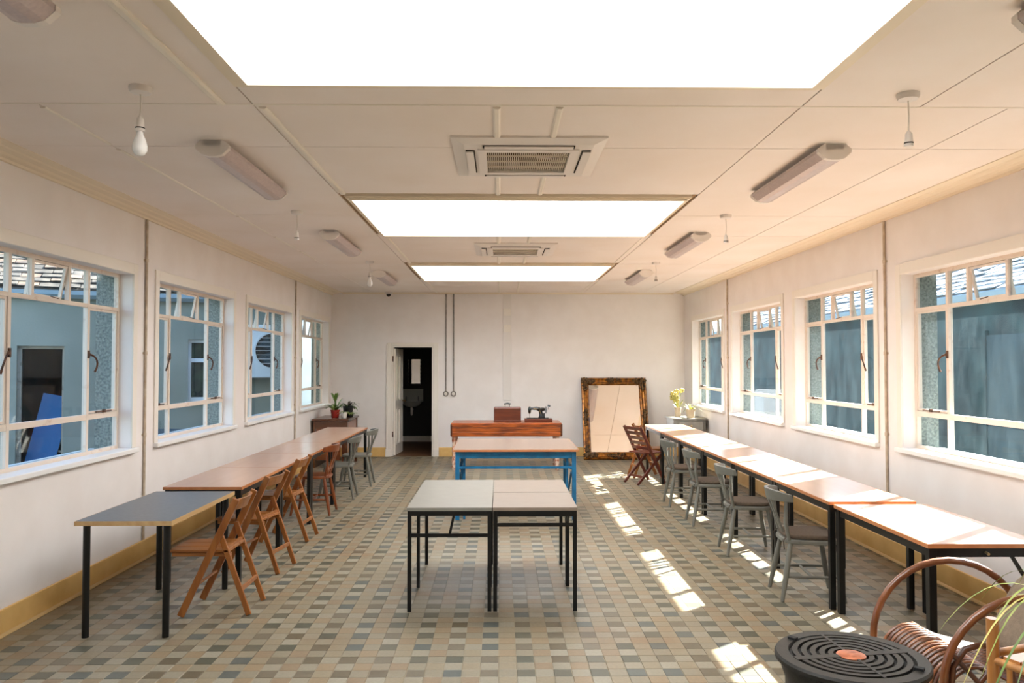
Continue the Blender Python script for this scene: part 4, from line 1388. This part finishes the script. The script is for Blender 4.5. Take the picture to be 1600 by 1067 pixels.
# ------------------------------------------------------------------ rattan armchair (faces -x)
ra = tag(empty('rattan_armchair', (2.2, 3.55, 0)), 'brown rattan armchair with hooped arms and taupe cushion', 'armchair')
def loc_(x, y, z): return (x - 2.2, y - 3.55, z)
RY0, RY1_ = 3.25, 3.86
for y in (RY0, RY1_):
    pts = []
    for i in range(25):
        t = i / 24
        a = pi * 1.18 - t * pi * 1.36
        pts.append(loc_(2.17 + .37 * cos(a), y, .36 + .36 * sin(a)))
    pts = [loc_(1.86, y, .004), loc_(1.82, y, .12)] + pts + [loc_(2.46, y, .12), loc_(2.44, y, .004)]
    MB().tube(pts, .0165, 10).build('arm_hoop', 'rattan', ra, 60)
    MB().tube([loc_(1.83, y, .30), loc_(2.15, y, .27), loc_(2.50, y, .25)], .014, 8).build('seat_rail', 'rattan', ra, 60)
    if y == RY0:
        MB().tube([loc_(1.83, y, .50), loc_(1.94, y, .38), loc_(2.06, y, .26)], .011, 8).build('cross_brace', 'rattan_d', ra, 60)
        MB().tube([loc_(2.06, y, .50), loc_(1.94, y, .365), loc_(1.83, y, .26)], .011, 8).build('cross_brace', 'rattan_d', ra, 60)
        MB().tube([loc_(1.825, y, .28), loc_(1.84, y, .44), loc_(1.89, y, .51), loc_(1.96, y, .53), loc_(2.03, y, .51), loc_(2.08, y, .44), loc_(2.10, y, .28)], .013, 8).build('arched_brace', 'rattan_d', ra, 60)
for (x, z, r) in ((1.80, .29, .016), (1.99, .415, .014), (2.50, .25, .015), (1.845, .05, .012), (2.44, .05, .012)):
    MB().tube([loc_(x, RY0, z), loc_(x, RY1_, z)], r, 8).build('cross_rail', 'rattan', ra, 60)
nrib = 19
for i in range(nrib):
    y = RY0 + .03 + (RY1_ - RY0 - .06) * i / (nrib - 1)
    pts = []
    for j in range(9):
        a = pi * 1.05 - j / 8 * pi * .62
        pts.append(loc_(1.955 + .125 * cos(a), y, .30 + .125 * sin(a)))
    pts += [loc_(2.08, y, .375), loc_(2.25, y, .33), loc_(2.46, y, .30), loc_(2.52, y, .36), loc_(2.60, y, .62), loc_(2.66, y, .88)]
    MB().tube(pts, .0075, 6).build('seat_cane', 'rattan_d' if i % 2 else 'rattan', ra, 60)
MB().tube([loc_(2.66, RY0 + .02, .60), loc_(2.70, RY0 + .05, .85), loc_(2.71, RY0 + .16, .94), loc_(2.71, 3.555, .96), loc_(2.71, RY1_ - .16, .94), loc_(2.70, RY1_ - .05, .85), loc_(2.60, RY1_ - .02, .60), loc_(2.52, RY1_ - .01, .30)], .017, 10).build('back_hoop', 'rattan', ra, 60)
cu = MB()
n = 12
pr = []
for i in range(24):
    a = 2 * pi * i / 24
    ca, sa = cos(a), sin(a)
    pr.append((.20 * abs(ca) ** .5 * (1 if ca >= 0 else -1), .25 * abs(sa) ** .5 * (1 if sa >= 0 else -1)))
vs, fs = [], []
lev = [(-.06, .55), (-.05, .85), (-.025, .98), (0, 1.0), (.025, .98), (.05, .85), (.065, .5)]
for z, s_ in lev:
    for a, b in pr:
        vs.append((a * s_, b * s_, z))
for i in range(len(lev) - 1):
    for j in range(24):
        j2 = (j + 1) % 24
        fs.append((i * 24 + j, i * 24 + j2, (i + 1) * 24 + j2, (i + 1) * 24 + j))
fs += [tuple(reversed(range(24))), tuple(range((len(lev) - 1) * 24, len(lev) * 24))]
cush = MB().add(vs, fs)
cush.xf(Matrix.Rotation(R_(-62), 4, 'Y'))
co_ = cush.build('cushion', 'cushion', None, 80)
co_.location = (2.42, 3.56, .515)
tag(co_, 'taupe cushion lying against the back of the rattan armchair', 'cushion')

# bamboo stand with a grassy plant
bs = empty('bamboo_stand', (1.93, 2.62, 0), .35)
tag(bs, 'bamboo slatted plant stand at the bottom right picture corner', 'plant stand')
for sx in (-1, 1):
    for sy in (-1, 1):
        MB().tube([(sx * .19, sy * .19, 0), (sx * .19, sy * .19, .40), (sx * .19, sy * .19, .80)], [.02, .018, .02], 10).build('post', 'bamboo', bs, 60)
for z in (.25, .66):
    for sx in (-1, 1):
        MB().tube([(sx * .19, -.20, z), (sx * .19, .20, z)], .014, 8).build('rail', 'bamboo', bs, 60)
        MB().tube([(-.20, sx * .19, z + .02), (.20, sx * .19, z + .02)], .014, 8).build('rail', 'bamboo', bs, 60)
for k in range(5):
    q = -.13 + k * .065
    MB().tube([(-.19, q, .27), (-.19, q, .66)], .009, 8).build('slat', 'bamboo', bs, 60)
    MB().tube([(q, -.19, .27), (q, -.19, .66)], .009, 8).build('slat', 'bamboo', bs, 60)
    MB().box(-.18, q - .03, .665, .18, q + .03, .68).build('shelf_board', 'bamboo', bs)
gp = tag(empty('grassy_plant', (1.93, 2.62, .68)), 'long-leaved grassy palm on the bamboo stand at the right edge', 'plant')
MB().lathe([(.09, 0), (.115, .01), (.135, .16), (.142, .165), (.142, .18), (.125, .18)], (0, 0, 0), 20).build('pot', 'tanpot', gp, 40)
MB().lathe([(.125, .15), (.125, .165)], (0, 0, 0), 16).build('soil', 'soil', gp)
rr = random.Random(21)
for i in range(46):
    a = rr.uniform(0, 2 * pi)
    L_ = rr.uniform(.3, .62)
    MB().leaf((.04 * cos(a), .04 * sin(a), .16), (cos(a), sin(a)), L_, rr.uniform(.004, .009), rr.uniform(.7, 1.35), 10, rr.uniform(.55, 1.2)).build('leaf', rr.choice(['leaf', 'leaf2', 'leaf2', 'leafy']), gp, 80)

# ------------------------------------------------------------------ outside: left yard
ground = tag(MB().box(-40, -25, -.35, 45, 45, -.16).build('ground', 'ground'), 'grey concrete yard outside the windows', 'ground', kind='structure')
GA, GB = V((-10.2, 9.85, 0)), V((-3.52, 12.76, 0))
gd = (GB - GA).normalized()
gn = V((gd.y, -gd.x, 0))                 # faces the room
glen = (GB - GA).length
oe = tag(empty('yard_building', (GA.x, GA.y, -.16)), 'blue grey rendered outbuilding across the yard seen through the left windows', 'building')
def GP(u, w_, z): return tuple(GA + gd * u + gn * w_ + V((0, 0, z)))
def gbox(name, m, u0, z0, u1, z1, w0=-.3, w1=0.0, par=oe):
    mb = MB()
    vs = [GP(u0, w0, z0), GP(u1, w0, z0), GP(u1, w1, z0), GP(u0, w1, z0), GP(u0, w0, z1), GP(u1, w0, z1), GP(u1, w1, z1), GP(u0, w1, z1)]
    mb.add(vs, [(0, 3, 2, 1), (4, 5, 6, 7), (0, 1, 5, 4), (1, 2, 6, 5), (2, 3, 7, 6), (3, 0, 4, 7)])
    o = MB.mesh(mb, name, m, off=oe.location)
    ob = bpy.data.objects.new(name, o); COL.objects.link(ob); ob.parent = par
    return ob
def pix_u(px):
    # u along the wall that the pixel column meets
    k = (px - 782) / 1245.0
    # (GA.x+gd.x u) = k (GA.y+gd.y u)
    return (k * GA.y - GA.x) / (gd.x - k * gd.y)
ud0, ud1 = pix_u(33), pix_u(106)
uw0, uw1 = pix_u(297), pix_u(330)
ZE = 2.62
gbox('wall', 'outwall', -4, -.16, ud0, ZE)
gbox('wall', 'outwall', ud0, 1.93, ud1, ZE)
gbox('wall', 'outwall', ud1, -.16, uw0, ZE)
gbox('wall', 'outwall', uw0, 2.05, uw1, ZE)
gbox('wall', 'outwall', uw0, -.16, uw1, 1.10)
gbox('wall', 'outwall', uw1, -.16, glen, ZE)
gbox('side_wall', 'palewall', glen - .25, -.16, glen, ZE, -4.0, -.3)
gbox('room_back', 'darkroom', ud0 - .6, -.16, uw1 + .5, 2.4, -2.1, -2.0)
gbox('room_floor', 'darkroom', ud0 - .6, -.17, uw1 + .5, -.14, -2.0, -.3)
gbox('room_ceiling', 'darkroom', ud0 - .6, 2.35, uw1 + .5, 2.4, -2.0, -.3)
df_ = gbox('door_frame', 'doorpaint', ud0, -.16, ud0 + .05, 1.93, -.18, -.08)
gbox('door_frame', 'doorpaint', ud1 - .03, -.16, ud1, 1.93, -.18, -.08)
gbox('door_frame', 'doorpaint', ud0 + .05, 1.89, ud1 - .03, 1.93, -.18, -.08)
wf = gbox('window_frame', 'upvc', uw0, 1.10, uw1, 1.16, -.2, -.1)
for (a, b, c, d) in ((uw0, 1.16, uw0 + .05, 2.05), (uw1 - .05, 1.16, uw1, 2.05), (uw0 + .05, 2.0, uw1 - .05, 2.05), (uw0 + .05, 1.70, uw1 - .05, 1.76)):
    gbox('window_frame', 'upvc', a, b, c, d, -.2, -.1)
gbox('pane', 'darkglass', uw0 + .05, 1.16, uw1 - .05, 1.70, -.16, -.15)
gbox('pane', 'darkglass', uw0 + .05, 1.76, uw1 - .05, 2.0, -.16, -.15)
gbox('window_sill', 'upvc', uw0 - .04, 1.06, uw1 + .04, 1.10, -.1, .06)
# gutter and fascia
gbox('fascia', 'gutter', -4, ZE, glen + .1, ZE + .11, -.05, .06)
gpts = [(0, 0), (.0, .08), (.012, .08), (.02, .03), (.06, .0), (.10, .03), (.108, .08), (.12, .08), (.12, .02), (.06, -.03)]
gu = MB().prism([(a + .06, b + ZE + .02) for a, b in gpts], lambda a, b, t: GP(t, a, b), -4, glen + .1)
ob = bpy.data.objects.new('gutter', gu.mesh('gutter', 'gutter', off=oe.location)); COL.objects.link(ob); ob.parent = oe
# roof slope with courses of slates
pitch = R_(28)
def RP(u, s_, h): # s_ up the slope from the eaves
    return GP(u, .14 - s_ * cos(pitch), ZE + .12 + s_ * sin(pitch) + h)
rs = MB()
rs.add([RP(-4, 0, 0), RP(glen + .15, 0, 0), RP(glen + .15, 4.2, 0), RP(-4, 4.2, 0)] + [RP(-4, 0, -.04), RP(glen + .15, 0, -.04), RP(glen + .15, 4.2, -.04), RP(-4, 4.2, -.04)],
       [(0, 1, 2, 3), (7, 6, 5, 4), (0, 4, 5, 1), (1, 5, 6, 2), (2, 6, 7, 3), (3, 7, 4, 0)])
ob = bpy.data.objects.new('roof_deck', rs.mesh('roof_deck', 'slate', off=oe.location)); COL.objects.link(ob); ob.parent = oe
def slate_field(fn, u0, u1, rows, wd, ht, seed):
    r = random.Random(seed)
    mb = MB()
    for j in range(rows):
        u = u0 - (j % 2) * wd / 2
        while u < u1:
            s0 = j * ht + r.uniform(-.015, .015)
            l0, l1 = r.uniform(.012, .04), r.uniform(.0, .02)
            a, b = u + .006, u + wd - .006
            vs = [fn(a, s0, l0 + .012), fn(b, s0, l0 + .012 + r.uniform(-.012, .012)), fn(b, s0 + ht * 1.3, .012), fn(a, s0 + ht * 1.3, .012),
                  fn(a, s0, l0 - .006), fn(b, s0, l0 - .006), fn(b, s0 + ht * 1.3, 0), fn(a, s0 + ht * 1.3, 0)]
            mb.add(vs, [(0, 1, 2, 3), (7, 6, 5, 4), (0, 4, 5, 1), (1, 5, 6, 2), (2, 6, 7, 3), (3, 7, 4, 0)], 0 if r.random() < .7 else 1)
            u += wd
    return mb
sl = slate_field(RP, -1.5, glen + .1, 22, .26, .17, 3)
ob = bpy.data.objects.new('roof_slates', sl.mesh('roof_slates', ['slate', 'slate2'], off=oe.location)); COL.objects.link(ob); ob.parent = oe
ob['kind'] = 'stuff'
# things leaning in the doorway
um = (ud0 + ud1) / 2
sh_ = tag(MB().box(-.19, -.012, 0, .19, .012, 1.38).build('blue_board', 'bluesheet'), 'blue board leaning inside the yard doorway', 'board')
sh_.location = GP(um - .12, -.42, -.135)
sh_.rotation_euler = (R_(-8), R_(12), math.atan2(gd.y, gd.x))
fe = tag(empty('leaning_frame', GP(um + .13, -.46, -.135)), 'pale wooden frame leaning beside the blue board in the yard doorway', 'frame')
fe.rotation_euler = (R_(-8), R_(16), math.atan2(gd.y, gd.x))
for q in ((-.13, 0, -.09, 1.1), (.09, 0, .13, 1.1), (-.09, 1.06, .09, 1.1), (-.09, .0, .09, .04), (-.09, .5, .09, .53)):
    MB().box(q[0], -.015, q[1], q[2], .015, q[3]).build('stile', 'doorpaint', fe)
# condenser
ace = tag(empty('condenser_unit', GP(pix_u(421), .02, 1.46)), 'white outdoor condenser with a round dark fan, outside the third left window', 'condenser')
rz = math.atan2(gd.y, gd.x)
ace.rotation_euler = (0, 0, rz)
MB().box(-.42, -.32, 0, .30, 0, .82).build('casing', 'acwhite', ace, bevel=.02)
MB().lathe([(.30, -.321), (.30, -.335), (.27, -.335), (.265, -.322)], (.03, 0, .42), 32, axis='y').build('fan_ring', 'acwhite', ace, 40)
MB().lathe([(.268, -.3215), (.268, -.324), (.01, -.324)], (.03, 0, .42), 32, axis='y').build('fan_opening', 'darkroom', ace)
gg = MB()
for i in range(9):
    z = .42 - .26 + .065 * i
    q = math.sqrt(max(.27 ** 2 - (z - .42) ** 2, 0))
    gg.tube([(.03 - q, -.338, z), (.03 + q, -.338, z)], .004, 5)
gg.build('guard', 'acwhite', ace)
for k in range(4):
    a = k * pi / 2 + .4
    MB().add([(.03 + .05 * cos(a), -.33, .42 + .05 * sin(a)), (.03 + .25 * cos(a), -.326, .42 + .25 * sin(a)), (.03 + .24 * cos(a + .9), -.334, .42 + .24 * sin(a + .9)), (.03 + .05 * cos(a + .8), -.334, .42 + .05 * sin(a + .8)),
              (.03 + .05 * cos(a), -.336, .42 + .05 * sin(a)), (.03 + .25 * cos(a), -.332, .42 + .25 * sin(a)), (.03 + .24 * cos(a + .9), -.337, .42 + .24 * sin(a + .9)), (.03 + .05 * cos(a + .8), -.337, .42 + .05 * sin(a + .8))],
             [(0, 1, 2, 3), (7, 6, 5, 4), (0, 4, 5, 1), (1, 5, 6, 2), (2, 6, 7, 3), (3, 7, 4, 0)]).build('fan_blade', 'shutter', ace)
for x in (-.4, .3):
    MB().box(x - .02, -.36, -.05, x + .02, 0, 0).build('bracket', 'galv', ace)
# far pale yard wall beyond the last left window
tag(MB().box(-9, 17.2, -.16, -2.95, 17.4, 3.0).build('yard_wall', 'palewall'), 'pale rendered yard wall beyond the last left window', 'wall', kind='structure')
bn = tag(empty('wheelie_bin', (-4.42, 10.3, -.16)), 'dark teal yard bin outside the second left window', 'bin')
MB().bar((0, 0, .03), (0, 0, .92), .42, .46, up=(0, 1, 0), w2=.52, h2=.58).build('body', 'shutter', bn, bevel=.02)
MB().box(-.29, -.33, .92, .29, .31, .98).build('lid', 'shutter', bn, bevel=.015)
for sx in (-1, 1):
    MB().lathe([(.1, -.02), (.1, .02)], (sx * .2, .25, .1), 16, axis='x').build('wheel', 'black', bn)

# ------------------------------------------------------------------ outside: right alley
AX = 6.4
ae = tag(empty('alley_building', (AX, 8, -.16)), 'long teal grey building beyond the right windows', 'building')
AZ = 2.50
MB().box(AX, -8, -.16, AX + .3, 26, AZ).build('wall', 'outwallR', ae, W=True)
MB().box(AX - .16, -8, AZ, AX + .05, 26, AZ + .12).build('fascia', 'gutter', ae, W=True, bevel=.02)
for (ya, yb, z1) in ((9.4, 10.35, 2.05), (4.2, 5.2, 2.05)):
    MB().box(AX - .03, ya, -.16, AX, yb, z1).build('door', 'shutter', ae, W=True)
    MB().box(AX - .05, ya - .06, -.16, AX, ya, z1 + .06).build('door_frame', 'outwallR', ae, W=True)
    MB().box(AX - .05, yb, -.16, AX, yb + .06, z1 + .06).build('door_frame', 'outwallR', ae, W=True)
for ya in (7.9, 12.6):
    MB().box(AX - .12, ya, -.16, AX, ya + .35, AZ).build('pier', 'outpier', ae, W=True)
lb = tag(empty('low_block', (AX - .3, 20, -.16)), 'pale low block with a dark ledge, outside the third right window', 'block')
MB().box(AX - .55, 17.6, -.16, AX - .02, 22.5, .62).build('block', 'outwall', lb, W=True, bevel=.01)
MB().box(AX - .60, 17.5, .62, AX - .02, 22.6, .95).build('ledge', 'shutter', lb, W=True, bevel=.01)
pa = R_(27)
def AP(u, s_, h): return (AX - .12 + s_ * cos(pa), u, AZ + .12 + s_ * sin(pa) + h)
ad = MB()
ad.add([AP(-8, 0, 0), AP(26, 0, 0), AP(26, 4.6, 0), AP(-8, 4.6, 0), AP(-8, 0, -.05), AP(26, 0, -.05), AP(26, 4.6, -.05), AP(-8, 4.6, -.05)],
       [(0, 1, 2, 3), (7, 6, 5, 4), (0, 4, 5, 1), (1, 5, 6, 2), (2, 6, 7, 3), (3, 7, 4, 0)])
ad.build('roof_deck', 'slateR', ae, W=True)
so_ = slate_field(AP, 4, 22, 26, .3, .17, 9)
so_ = so_.build('roof_slates', ['slateR', 'slateR'], ae, W=True)
so_['kind'] = 'stuff'
# tree behind that roof
te = tag(empty('yard_tree', (13.8, 20.0, -.16)), 'leafy green tree above the roof seen through the nearest right window', 'tree')
MB().tube([(0, 0, 0), (.1, 0, 1.8), (0, .1, 3.6), (.2, 0, 5.2)], [.2, .16, .12, .06], 10).build('trunk', 'bark', te, 60)
rr = random.Random(5)
lv = MB()
for i in range(2600):
    a, b, q = rr.uniform(0, 2 * pi), math.acos(rr.uniform(-1, 1)), rr.random() ** .4
    c = V((2.3 * q * sin(b) * cos(a), 2.3 * q * sin(b) * sin(a), 4.9 + 1.7 * q * cos(b)))
    d = V((rr.gauss(0, 1), rr.gauss(0, 1), rr.gauss(0, 1))).normalized()
    e2 = d.orthogonal().normalized()
    f2 = d.cross(e2)
    s_ = rr.uniform(.09, .17)
    lv.add([c - e2 * s_, c + f2 * s_ * .5, c + e2 * s_, c - f2 * s_ * .5], [(0, 1, 2, 3)])
lo_ = lv.build('foliage', 'treeleaf', te)
lo_['kind'] = 'stuff'
